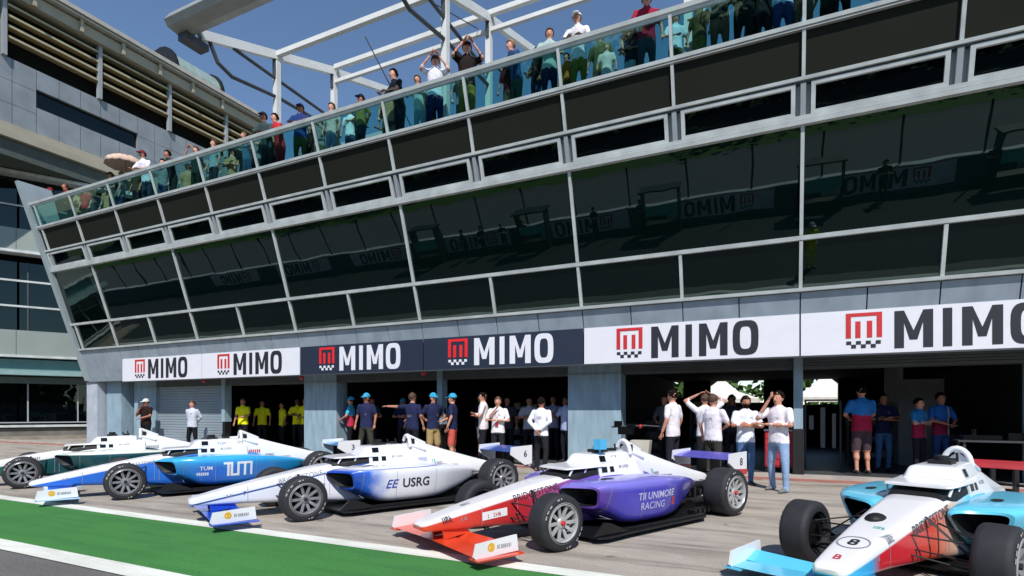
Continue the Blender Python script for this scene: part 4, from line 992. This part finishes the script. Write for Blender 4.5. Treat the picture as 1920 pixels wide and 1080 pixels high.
    def plate(x0, x1, z0, z1, th=.014, ya=-.86, yb=.86, n=16, sag=.02):
        rg = []
        for i in range(n+1):
            y = ya+(yb-ya)*i/n; k = (1-abs(y)/.86); dz = sag*k
            rg.append([(x1, y, z1+dz), ((x0+x1)/2, y, (z0+z1)/2+dz-.012+th), (x0, y, z0+dz+th*.3), (x0, y, z0+dz-th*.3), ((x0+x1)/2, y, (z0+z1)/2+dz-.012), ])
        mb.rings(rg)
    plate(.88, 1.12, .125, .115); plate(.72, .885, .20, .135, sag=-.02)
    fw = mb.build('front_wing', wing_m, c, smooth=30)
    for sd in (1, -1):
        mb = MB(); mb.prism([(.62, .12), (1.12, .105), (1.15, .13), (1.12, .25), (.64, .28)], 'y', sd*.86, sd*.88)
        ep = mb.build('wing_endplate', fend_m, fw)
        mb = MB(); mb.box(.60, 1.15, sd*.86-.06, sd*.86+.09, .095, .11); mb.build('foot_plate', wing_m, ep)
        decal('', 0, .95, .20, ep, YEL, ep, side=sd, pts=ring_pts(.042, .02), name='emblem', eps=.003)
        decal('', 0, .95, .20, ep, YEL, ep, side=sd, pts=([(-.012, -.02), (.018, -.02), (.018, .02), (-.012, .02)], [(0, 1, 2, 3)]), name='emblem', eps=.003)
        decal('~~~~~~~~', .052, .79, .20, ep, GREYT, ep, side=sd, name='lettering', eps=.003)
        mb = MB(); mb.prism([(.70, .18), (1.02, .14), (1.05, .30), (.80, .34)], 'y', sd*.10, sd*.125); mb.build('wing_pylon', pylon_m, fw)
    # rear wing
    mb = MB(); rg = []
    for y in (-.5, .5):
        pts_ = []
        for q in range(7): t = q/6; pts_.append((-3.74-.42*t, y, .755+.07*t*t+.02*sin(pi*t)))
        for q in range(6, -1, -1): t = q/6; pts_.append((-3.74-.42*t, y, .745+.07*t*t-.018*sin(pi*t)))
        rg.append(pts_)
    mb.rings(rg); rw = mb.build('rear_wing', rwing_m, c, smooth=40)
    for sd in (1, -1):
        mb = MB(); mb.prism([(-3.72, .70), (-3.74, .84), (-4.22, .86), (-4.22, .52), (-4.05, .50)], 'y', sd*.50, sd*.522)
        ep = mb.build('wing_endplate', rend_m, rw)
        decal(num, .16, -4.06, .70, ep, INKD, ep, side=sd, bold=.02, name='number', eps=.003)
        if rwstrip:
            mb = MB(); mb.prism([(-4.222, .51), (-4.222, .585), (-3.90, .60), (-4.05, .49)], 'y', sd*.498, sd*.526); mb.build('endplate_strip', rwstrip, ep)
        mb = MB(); mb.box(-4.1, -3.85, sd*.12-.012, sd*.12+.012, .28, .76); mb.build('wing_strut', BLACK, rw)
    mb = MB(); mb.box(-4.18, -4.0, -.5, .5, .50, .52); mb.box(-4.22, -4.18, -.06, .06, .32, .44); mb.build('lower_beam', CARB, rw)
    # wheels
    for sd in (1, -1):
        rr = rim if sd == 1 or not far_rim else far_rim
        wheel(c, 0, .875, sd, .305, .27, rr); wheel(c, -3.3, .90, sd, .335, .36, rr)
        def arm(*pp, r_=.014):
            mb = MB(); mb.tube(pp, r_, 6, flat=.5); mb.build('suspension_arm', BLACK, c)
        arm((.22, .2*sd, .30), (.02, .68*sd, .20)); arm((-.35, .27*sd, .22), (.0, .68*sd, .20)); arm((.20, .2*sd, .46), (.02, .66*sd, .42)); arm((-.32, .26*sd, .50), (-.02, .66*sd, .42))
        arm((-.08, .23*sd, .58), (0, .64*sd, .24), r_=.016); arm((.14, .22*sd, .33), (.13, .66*sd, .30), r_=.011)
        arm((-2.6, .2*sd, .25), (-3.3, .6*sd, .2)); arm((-3.6, .1*sd, .22), (-3.3, .6*sd, .2)); arm((-2.7, .2*sd, .42), (-3.28, .6*sd, .46)); arm((-3.6, .1*sd, .42), (-3.3, .6*sd, .46))
        mb = MB(); mb.lathe([(.09, -.06), (.09, .06)], (0, .68*sd, .305), 'y', 12); mb.box(-.03, .17, .64*sd-.02, .64*sd+.02, .22, .40); mb.build('hub_carrier', CARB, c)
    if gps:
        mb = MB(); mb.tube([(-1.25, .2, .92), (-1.25, .2, 1.0)], .012); mb.box(-1.31, -1.19, .14, .26, 1.0, 1.13); mb.build('signal_box', gps, c)
    return c, tub, cs, ec, pod_near
HD = R(-117.4); LV = Vector((cos(HD+pi/2), sin(HD+pi/2), 0))
def place(x, y): return (x-LV.x*.875, y-LV.y*.875, 0)
def G(name, top, lo, x0, x1, za, zb, **k): return livery(name, top, lo, x0, x1, za, zb, **k)
BLUEF = mat('paint_blue', '#2463c8', .28, 0, .04, coat=.5); CYANP = mat('paint_cyan', '#4fb4de', .28, 0, .04, coat=.5); NAVYB = mat('paint_royal', '#1a46b8', .28, coat=.5)
REDO = mat('paint_red_orange', '#dd4a30', .28, 0, .05, coat=.5); PURP = mat('paint_violet', '#5a55c0', .28, 0, .05, coat=.5); CRIM = mat('paint_crimson', '#c22a34', .28, coat=.5)
ORNG = mat('paint_orange', '#cf4426', .28, coat=.5); LBLU = mat('paint_light_blue', '#58bfe0', .28, 0, .04, coat=.5)
PALEB = mat('paint_pale_blue', '#a8cbe6', .28, coat=.5)
# 1 white and dark green car
b1 = G('livery_green', '#e4e4e4', [(0, '#0e3a44'), (.55, '#12424a'), (1, '#2c7a3c')], -2.5, 1.2, .46, -.17)
c1 = racing_car(place(-12.95, 5.50), HD, 'white and dark green open-wheel racing car, farthest left of the row', b1, G('livery_green_pod', '#dfe6da', [(0, '#0f3640'), (1, '#114a50')], -3, -.6, .60, .0), CARW, CARW, CARW, CARW, CARW, RIMD, '5')
decal('~~~~~~~~', .08, -.1, .54, c1[1], GREYT, c1[1], tilt=0, rot=.15)
decal('~~~~~~', .09, -2.15, .70, c1[3], GREYT, c1[3])
# 2 white and bright blue car
b2 = G('livery_blue', '#e6e6ea', [(0, '#3a9ad8'), (.5, '#1f68c8'), (1, '#2a6ad0')], -2.5, 1.2, .50, -.19)
c2 = racing_car(place(-9.77, 5.55), HD, 'white and bright blue open-wheel racing car with TUM on the sidepod', b2, G('livery_blue_pod', '#3ab2e2', [(0, '#2fa8e0'), (.35, '#1f7fd4'), (.75, '#1b5fc6'), (1, '#2f9ad8')], -3, -.6, .56, .0, soft=.22), PALEB, BLUEF, CARW, G('rw2', '#e8e8ec', [(0, '#e6e8ee'), (1, '#3f93cc')], -4.2, -3.9, 2, 0), CARW, RIMD, '3', gps=None)
WI = mat('white_ink', '#dfe8f0', .5)
def tum(h=.26):
    t = .042; vs = []; fs = []
    def r_(a, b_, c_, d): n = len(vs); vs.extend([(a, c_), (b_, c_), (b_, d), (a, d)]); fs.append((n, n+1, n+2, n+3))
    x = -.27
    r_(x, x+.16, h/2-t, h/2); r_(x+.06, x+.06+t, -h/2, h/2-t); r_(x+.118, x+.16, -h/2, h/2-t); r_(x+.16, x+.27, -h/2, -h/2+t); r_(x+.23, x+.27, -h/2+t, h/2-t)
    r_(x+.23, x+.5, h/2-t, h/2); r_(x+.345, x+.345+t, -h/2, h/2-t); r_(x+.46, x+.5, -h/2, h/2-t)
    return vs, fs
decal('', 0, -1.75, .42, c2[4], WI, c2[4], pts=tum())
decal('TUM', .10, -1.2, .45, c2[4], WI, c2[4], bold=.01); decal('~~~~~~', .075, -1.15, .36, c2[4], WI, c2[4])
decal('BRIDGESTONE', .09, -.2, .545, c2[1], GREYT, c2[1], rot=.15, sx=.9)
decal('~~~~~~', .09, -2.15, .70, c2[3], RED, c2[3]); decal('TUM', .07, -1.5, .88, c2[2], BLUEF, c2[2])
# 3 white EUSRG car
b3 = G('livery_white_blue', '#e6e7ec', [(0, '#e2e4ec'), (.55, '#e2e4ec'), (1, '#d9dff0')], -2.5, 1.2, .48, -.185, stripe=(-.0, .012, '#31508f'))
c3 = racing_car(place(-5.66, 5.50), HD, 'white open-wheel racing car with a blue sidepod front and EUSRG on its side', b3, G('livery_eusrg_pod', '#e4e6ec', [(0, '#e4e6ec'), (.74, '#e4e6ec'), (.86, '#2a68d0'), (1, '#1c46b0')], -3, -.6, .63, .0, noise_amt=.25, soft=.03, stripe=(.0, .008, '#8790c0')), NAVYB, NAVYB, CARW, G('rw3', '#2a55ae', [(0, '#2a55ae'), (1, '#2a55ae')], -4.2, -3.9, 2, 0), CARW, RIMD, '6')
decal('USRG', .19, -1.68, .40, c3[4], INKD, c3[4], bold=.02, sx=1.0); decal('EE', .18, -1.26, .40, c3[4], mat('ink_royal', '#3c4fae', .5), c3[4], bold=.01, shear=.3)
decal('BRIDGESTONE', .10, -.12, .54, c3[1], GREYT, c3[1], rot=.15, sx=.95)
decal('7', .17, -.42, .36, c3[1], GREYT, c3[1]); decal('7', .08, .62, .36, c3[1], mat('ink_royal', '#3c4fae'), c3[1])
decal('~~~~~~', .085, -2.1, .70, c3[3], mat('ink_lilac', '#9aa0cc', .5), c3[3]); decal('~~', .08, -2.35, .66, c3[3], TEALI, c3[3])
# 4 red-nosed purple car
b4 = G('livery_red_violet', '#e6e4e6', [(0, '#4a45b2'), (.42, '#6d4fae'), (.55, '#8c3d78'), (.68, '#b02a36'), (.85, '#cc3426'), (1, '#d4452a')], -2.5, 1.2, .535, -.185)
c4 = racing_car(place(-1.98, 5.49), HD, 'violet open-wheel racing car with an orange-red nose and UNIMORE lettering', b4, G('livery_violet_pod', '#7d78cc', [(0, '#4641b0'), (.85, '#4c46b6'), (1, '#71429c')], -3, -.6, .585, .0, soft=.10), ORNG, ORNG, CARW, PURP, CARW, RIML, '8', rwstrip=CRIM, gps=CYANP)
WI2 = mat('white_ink_soft', '#c9c9e8', .5)
decal('TII UNIMORE', .125, -1.62, .455, c4[4], WI2, c4[4], bold=.015, rot=.0); decal('RACING', .125, -1.55, .33, c4[4], WI2, c4[4])
decal('', 0, -1.98, .34, c4[4], CRIM, c4[4], pts=([(-.02, -.05), (.05, -.05), (.05, .06), (-.02, .06)], [(0, 1, 2, 3)]), name='red_mark')
decal('BRIDGESTONE', .105, -.15, .545, c4[1], INKD, c4[1], rot=.15, sx=.95)
decal('', 0, .42, .345, c4[1], CARW, c4[1], pts=([(-.16, -.05), (.16, -.02), (.16, .07), (-.16, .04)], [(0, 1, 2, 3)]), name='white_patch')
decal('~~~~~~~', .06, .42, .355, c4[1], CRIM, c4[1], rot=.1, eps=.007)
decal('~~~', .09, 1.0, .365, c4[1], INKD, c4[1], rot=.2)
decal_top('~~~~~', .09, .72, .0, c4[1], GREYT, c4[1], rot=pi, bold=.01)
decal('~~', .08, -2.35, .66, c4[3], TEALI, c4[3]); decal('', 0, -1.48, .87, c4[2], mat('ink_violet', '#7a6fb0', .5), c4[2], pts=([(-.05, -.04), (.05, -.04), (.05, .04), (-.05, .04)], [(0, 1, 2, 3)]), name='logo_patch')
# 5 light blue car with red side, right foreground
b5 = G('livery_red_blue', '#e8e7e8', [(0, '#58bfe0'), (.30, '#6cc4de'), (.42, '#d9b49c'), (.55, '#e0563c'), (.70, '#d22a34'), (.86, '#c9222f'), (.9, '#3f9ccc'), (1, '#3fb0dc')], -2.0, 1.2, .52, -.19)
c5 = racing_car(place(1.74, 5.46), HD, 'white, light blue and red open-wheel racing car with number 8 on the nose, right foreground', b5, G('livery_lightblue_pod', '#66c4e2', [(0, '#4cb4dc'), (1, '#5cc2e0')], -3, -.6, .60, .0, soft=.05), LBLU, LBLU, CARW, CRIM, CRIM, RIMD, '8', far_rim=HUB)
decal('BRIDGESTONE', .12, -.22, .535, c5[1], mat('ink_mid_grey', '#55575c', .5), c5[1], rot=.15, sx=1.0, bold=.01)
decal_top('8', .16, .80, 0, c5[1], INKD, c5[1], rot=pi/2, bold=.02); decal_top('', 0, .80, 0, c5[1], GREYT, c5[1], pts=ring_pts(.12, .012), name='number_ring')
decal_top('B', .11, 1.10, 0, c5[1], CRIM, c5[1], rot=pi/2, bold=.01); decal_top('~~~', .07, .42, .06, c5[1], TEALI, c5[1], rot=pi/2)
decal('~~~', .09, .55, .485, c5[1], GREYT, c5[1], rot=.15)
mb = MB(); mb.ell((.2, -.05, .555), (.12, .08, .05)); mb.build('nose_vent', BLACK, c5[1], smooth=60)

# ------------------------------------------------------------------ things in and around the garages
def thing_mesh(name, label, cat, parts, loc, rz=0, group=None):
    r = empty(name, loc, rz, label=label, cat=cat, group=group)
    for pn, m, f in parts:
        mb = MB(); f(mb); mb.build(pn, m, r, smooth=40)
    return r
def cab(mb):
    mb.box(-.3, .3, -.25, .25, .12, .95)
def drw(mb):
    for q in range(5): mb.box(-.28, .28, -.265, -.25, .16+q*.155, .29+q*.155)
thing_mesh('tool_cabinet', 'red tool cabinet with drawers half hidden behind the post between the two right garages', 'tool cabinet',
  [('cabinet_body', REDP, cab), ('drawer_fronts', mat('red_drawers', '#b8323a', .4), drw), ('top_tray', mat('tray_pale', '#c8c8c8', .5), lambda mb: mb.box(-.32, .32, -.27, .27, .95, .985)),
   ('castors', BLACK, lambda mb: [mb.lathe([(.05, -.02), (.05, .02)], (x, y, .05), 'y', 10) for x in (-.25, .25) for y in (-.2, .2)])], (.16, 14.3, .08))
def stand(mb):
    mb.tube([(0, 0, 0), (0, 0, .95)], .025)
    for a in (0, 2.1, 4.2): mb.tube([(0, 0, .12), (.3*cos(a), .3*sin(a), 0)], .015)
thing_mesh('equipment_stand', 'black tripod stand with instruments and cables beside the wide pillar behind the violet car', 'equipment stand',
  [('tripod', BLACK, stand), ('instrument_box', BLKGL, lambda mb: (mb.box(-.18, .18, -.1, .1, .95, 1.12), mb.box(-.28, -.12, -.06, .06, 1.14, 1.26), mb.box(.02, .22, -.05, .05, 1.13, 1.2))),
   ('cross_bar', DGREY, lambda mb: (mb.tube([(-.35, 0, 1.12), (.45, 0, 1.16)], .022), mb.tube([(.45, 0, 1.16), (.9, .05, 1.13)], .012))),
   ('red_knob', REDP, lambda mb: mb.ell((.33, -.04, 1.14), (.05, .05, .05))), ('pale_bin', mat('bin_pale', '#b9b6aa', .7), lambda mb: mb.prism([(.16, .45), (.52, .45), (.56, .82), (.12, .82)], 'y', -.15, .15))], (-3.05, 12.7, .0))
def table(mb):
    mb.box(-1.2, 1.2, -.4, .4, .80, .83)
    for x in (-1.1, 1.1):
        for y in (-.34, .34): mb.box(x-.02, x+.02, y-.02, y+.02, 0, .8)
thing_mesh('work_table', 'dark work table loaded with black equipment deep in the right garage', 'table',
  [('table_top', DGREY, table), ('equipment', BLKGL, lambda mb: (mb.box(-1.1, -.5, -.2, .2, .83, .93), mb.box(-.4, .2, -.15, .25, .83, .98), mb.lathe([(.05, 0), (.05, .12)], (-.9, 0, .93), 'z', 12), mb.lathe([(.05, 0), (.06, .15)], (.05, 0, .98), 'z', 12))),
   ('red_case', REDP, lambda mb: mb.box(.35, .6, -.12, .12, .83, .98)), ('pale_strip', mat('tray_pale'), lambda mb: mb.box(-.2, 1.2, -.41, -.40, .79, .84))], (4.6, 13.95, .08), R(-6))
thing_mesh('display_rack', 'tall rack with pale vertical strips in the dark of the right garage', 'rack',
  [('frame', DGREY, lambda mb: (mb.box(-.4, -.36, -.02, .02, 0, 1.7), mb.box(.36, .4, -.02, .02, 0, 1.7), mb.box(-.4, .4, -.02, .02, 1.66, 1.7))),
   ('pale_strips', mat('strip_pale', '#8a8c8c', .6), lambda mb: (mb.box(-.05, .05, -.03, .0, .5, 1.5), mb.box(.2, .28, -.03, 0, .5, 1.35), mb.box(-.3, -.2, -.03, 0, .95, 1.3)))], (1.15, 15.6, .08))
def gazebo(x, y, w_, label, H=2.2, pk=3.5):
    t = empty('gazebo_tent', (x, y, 0), label=label, cat='tent', group='white tents behind the garages')
    wc = mat('tent_white', '#dedcd4', .7)
    mb = MB(); h = w_/2; mb.add([(-h, -h, H), (h, -h, H), (h, h, H), (-h, h, H), (0, 0, pk), (-h*.45, -h*.45, H+.45), (h*.45, -h*.45, H+.45), (h*.45, h*.45, H+.45), (-h*.45, h*.45, H+.45)],
        [(0, 1, 6, 5), (1, 2, 7, 6), (2, 3, 8, 7), (3, 0, 5, 8), (5, 6, 4), (6, 7, 4), (7, 8, 4), (8, 5, 4)]); mb.build('canopy_roof', wc, t)
    mb = MB(); mb.box(-h, h, -h-.01, -h, H-.25, H); mb.box(-h-.01, -h, -h, h, H-.25, H); mb.box(h, h+.01, -h, h, H-.25, H); mb.build('valance', wc, t)
    for a in (-h, h):
        for b_ in (-h, h): MB().tube([(a, b_, 0), (a, b_, H)], .03).build('leg', STEEL, t)
gazebo(-2.75, 36, 4.2, 'white peaked tent framed by the garage back window behind the white T-shirts')
gazebo(2.6, 34, 3.6, 'white tent seen through the back opening of the right garage')
gazebo(-7.6, 37, 3.6, 'white tent half hidden by the dark garage wall')
def leaves(mb, c, rad, n, s_, mi=0):
    for _ in range(n):
        v = Vector((random.gauss(0, 1), random.gauss(0, 1), random.gauss(0, 1))).normalized()*(random.random()**.45)
        v = v*(1+.35*noise.noise(v*2.3+Vector(c))); p = Vector((c[0]+v.x*rad[0], c[1]+v.y*rad[1], c[2]+v.z*rad[2]))
        a = Vector((random.uniform(-1, 1), random.uniform(-1, 1), random.uniform(-1, 1))).normalized(); b_ = a.orthogonal().normalized()
        q = s_*random.uniform(.6, 1.4); mb.add([p-a*q, p+b_*q*.6, p+a*q, p-b_*q*.6], [(0, 1, 2, 3)])
LEAF = mat('leaf_green', '#3a5620', .7, 0, .35, 1.2); LEAF2 = mat('leaf_dark_green', '#33521d', .7, 0, .35, 1.2); BARK = mat('bark', '#54453a', .9)
def tree(x, y, h, r_, m, label, group, n=1500):
    t = empty('tree', (x, y, 0), label=label, cat='tree', group=group)
    mb = MB(); mb.tube([(0, 0, 0), (.1, .05, h*.35), (0, .1, h*.7)], h*.03, 8, r1=h*.012)
    for a in range(5): mb.tube([(0.05, .05, h*(.3+.06*a)), (r_*.6*cos(a*1.3), r_*.6*sin(a*1.3), h*(.5+.07*a))], h*.012, 6, r1=h*.004)
    mb.build('trunk', BARK, t, smooth=60)
    mb = MB()
    for q in range(7):
        a = q*.9; leaves(mb, (r_*.5*cos(a)*(q > 0), r_*.5*sin(a)*(q > 0), h*(.55+.3*random.random())), (r_*.6, r_*.6, h*.2), n//7, h*.03)
    mb.build('crown', m, t)
for i, (x, y) in enumerate(((-12, 52), (-6, 50), (0, 53), (6, 51))):
    tree(x, y, 9, 3.6, LEAF, 'green leafy tree beyond the paddock, glimpsed through the garage back windows', 'trees beyond the paddock')
# concrete pit wall across the lane with its own boards, posts and marshals (mirrored in the front glass)
PW = empty('pit_wall', (0, -6.9, 0), label='low concrete pit wall with a railing across the lane, mirrored in the front glass', cat='wall')
MB().box(-70, 40, -.2, .2, 0, 1.15).build('wall_base', mat('wall_concrete', '#55585c', .8), PW)
MB().box(-70, 40, -.26, .26, 1.15, 1.22).build('coping', WHITE, PW)
for i in range(34):
    x = -66+i*3.1; MB().tube([(x, -.1, 1.2), (x, -.1, 3.3)], .05).build('post', BLACK, PW); 
for i in range(9):
    x = -41.6+i*7.3; r = empty('mimo_board', (x, -6.66, .2), label='white MIMO board on the pit wall across the lane, seen mirrored in the front glass', cat='sign', group='MIMO boards on the pit wall')
    mb = MB(); mb.box(0, 5.2, -.03, 0, 0, .92); mb.build('sign_board', mat('board_white', '#eeeef2', .5), r)
    mb = MB(); logo_letters(mb, 0, 5.2, 0, .92, .001, .006, 0, 1, 0, flip=-1, face=1); mb.build('lettering', [INKD, RED], r)
for i in range(14):
    x = -80+i*9; tree(x, -37-random.random()*4, 10+random.random()*4, 6, LEAF2, 'dark green tree across the track, mirrored in the front glass', 'trees across the track', 900)
mb = MB(); mb.box(-110, 60, -29.2, -29, 0, 1.0); mb.build('track_barrier', mat('barrier_grey', '#6f7474', .6), label='grey barrier along the far side of the track', cat='barrier')
P((1.35, 1.6, 0), R(150), 1.82, '#c9d02c', '#c9c83a', arms=('front', 'down'), skin=1, cap='#d8d8d8', label='marshal in yellow overalls beside the camera, seen only mirrored in the low window', group=None)
for x, y, a in ((-6.3, -5.9, 0), (-8.9, -6.0, 20), (4.6, -5.9, -10), (8.5, -5.8, 30), (-16, -5.9, 10), (-17.2, -5.7, 40), (-14.5, -5.8, -30), (-13.2, -5.9, 0)):
    P((x, y, 0), R(180+a), 1.8, '#1c1e26', '#1a1b20', arms=('crossed', 'crossed'), vox=.04, label='dark-clothed person at the pit wall across the lane, seen only mirrored', group='people at the pit wall')

def wood(name, x0, x1, y0, y1, h, n, sz, m):
    mb = MB()
    for _ in range(n):
        x = random.uniform(x0, x1); y = random.uniform(y0, y1); hh = h*(.75+.35*noise.noise(Vector((x*.15, y*.2, 0))))
        z = hh*random.random()**.8; a = Vector((random.uniform(-1, 1), random.uniform(-1, 1), random.uniform(-1, 1))).normalized(); b_ = a.orthogonal().normalized(); q = sz*random.uniform(.6, 1.5)
        p = Vector((x, y, z)); mb.add([p-a*q, p+b_*q*.7, p+a*q, p-b_*q*.7], [(0, 1, 2, 3)])
    mb.build(name, m, kind='stuff', label='dense dark green woodland mass', cat='wood')
wood('track_woodland', -110, 60, -48, -42, 12, 9000, .8, LEAF2)
wood('paddock_woodland', -40, 40, 44, 47, 8, 5000, .45, LEAF)

def tyre_stack(x, y, n, label):
    t = empty('tyre_stack', (x, y, .08), label=label, cat='tyre stack', group='stacks of racing tyres in the garages')
    for q in range(n):
        mb = MB(); mb.rings([[(rr*cos(2*pi*j/28), rr*sin(2*pi*j/28), q*.3+z) for j in range(28)] for rr, z in ((.18, .02), (.2, 0), (.3, .02), (.325, .06), (.325, .23), (.3, .27), (.2, .29), (.18, .27))], closed=True)
        mb.build('tyre', TYRE, t, smooth=50)
tyre_stack(-3.0, 15.6, 4, 'stack of four racing tyres behind the left wall of the fourth garage')
tyre_stack(3.9, 16.4, 3, 'stack of three racing tyres near the dark work table')
tyre_stack(-12.1, 16.6, 4, 'stack of four racing tyres behind the sky blue shirt')
def shelf(x, y, label):
    t = empty('storage_shelf', (x, y, .08), label=label, cat='shelf', group='shelves in the garages'); t.scale = (1, 1, .72)
    mb = MB()
    for a in (-.7, .7): MB().box(a-.02, a+.02, -.25, .25, 0, 2.1).build('upright', DGREY, t)
    for z in (.2, .8, 1.4, 2.0):
        MB().box(-.7, .7, -.25, .25, z, z+.03).build('shelf_board', DGREY, t)
        mb = MB()
        for q in range(4): mb.box(-.6+q*.32, -.36+q*.32, -.2, .15, z+.03, z+.2+.08*((q*7+int(z*10)) % 3))
        mb.build('stored_boxes', mat('crate_grey_%d' % int(z*10), ('#7d8084', '#54606e', '#8a4438', '#9a9788')[int(z*10) // 6], .6), t)
shelf(-1.6, 18.2, 'shelf of boxes deep in the garage behind the white T-shirts')
shelf(-7.5, 17.5, 'shelf of boxes deep in the garage behind the grey shorts')
shelf(2.6, 17.8, 'shelf of boxes deep in the right garage behind the team shirts')
for i, x in enumerate((-12.5, -5.2, 2.1, 9.4, -19.8)):
    t = empty('pit_perch', (x, -5.7, 0), label='dark pit wall stand with a teal screen across the lane, mirrored in the glass', cat='pit stand', group='stands at the pit wall')
    mb = MB(); mb.box(-.9, .9, -.5, .3, .0, .5); mb.box(-.9, -.84, -.5, .3, .5, 2.2); mb.box(.84, .9, -.5, .3, .5, 2.2); mb.box(-1, 1, -.6, .5, 2.2, 2.27); mb.build('stand_frame', BLACK, t)
    MB().box(-.8, .8, .28, .32, .95, 1.5).build('screen_panel', mat('teal_panel', '#5fb5a8', .4), t)

# faint illegible prints on shirts
for o in list(bpy.data.objects):
    if o.name.startswith('person') and o.get('label'):
        lb = o['label']; sd = 1 if 'from behind' in lb else -1
        if not any(q in lb for q in ('white T-shirt', 'white long sleeves', 'navy T-shirt', 'light blue jeans', 'navy polo', 'navy shirt', 'pale shirt and dark')): continue
        body = [c for c in o.children if c.name.startswith('body')]
        if body: decal('', 0, .0 if sd > 0 else .06, 1.33 if sd > 0 else 1.36, body[0], GREYT, body[0], side=sd, pts=greek(9 if sd > 0 else 5, .028 if sd > 0 else .02, 2, len(lb)), name='shirt_print', eps=.006)
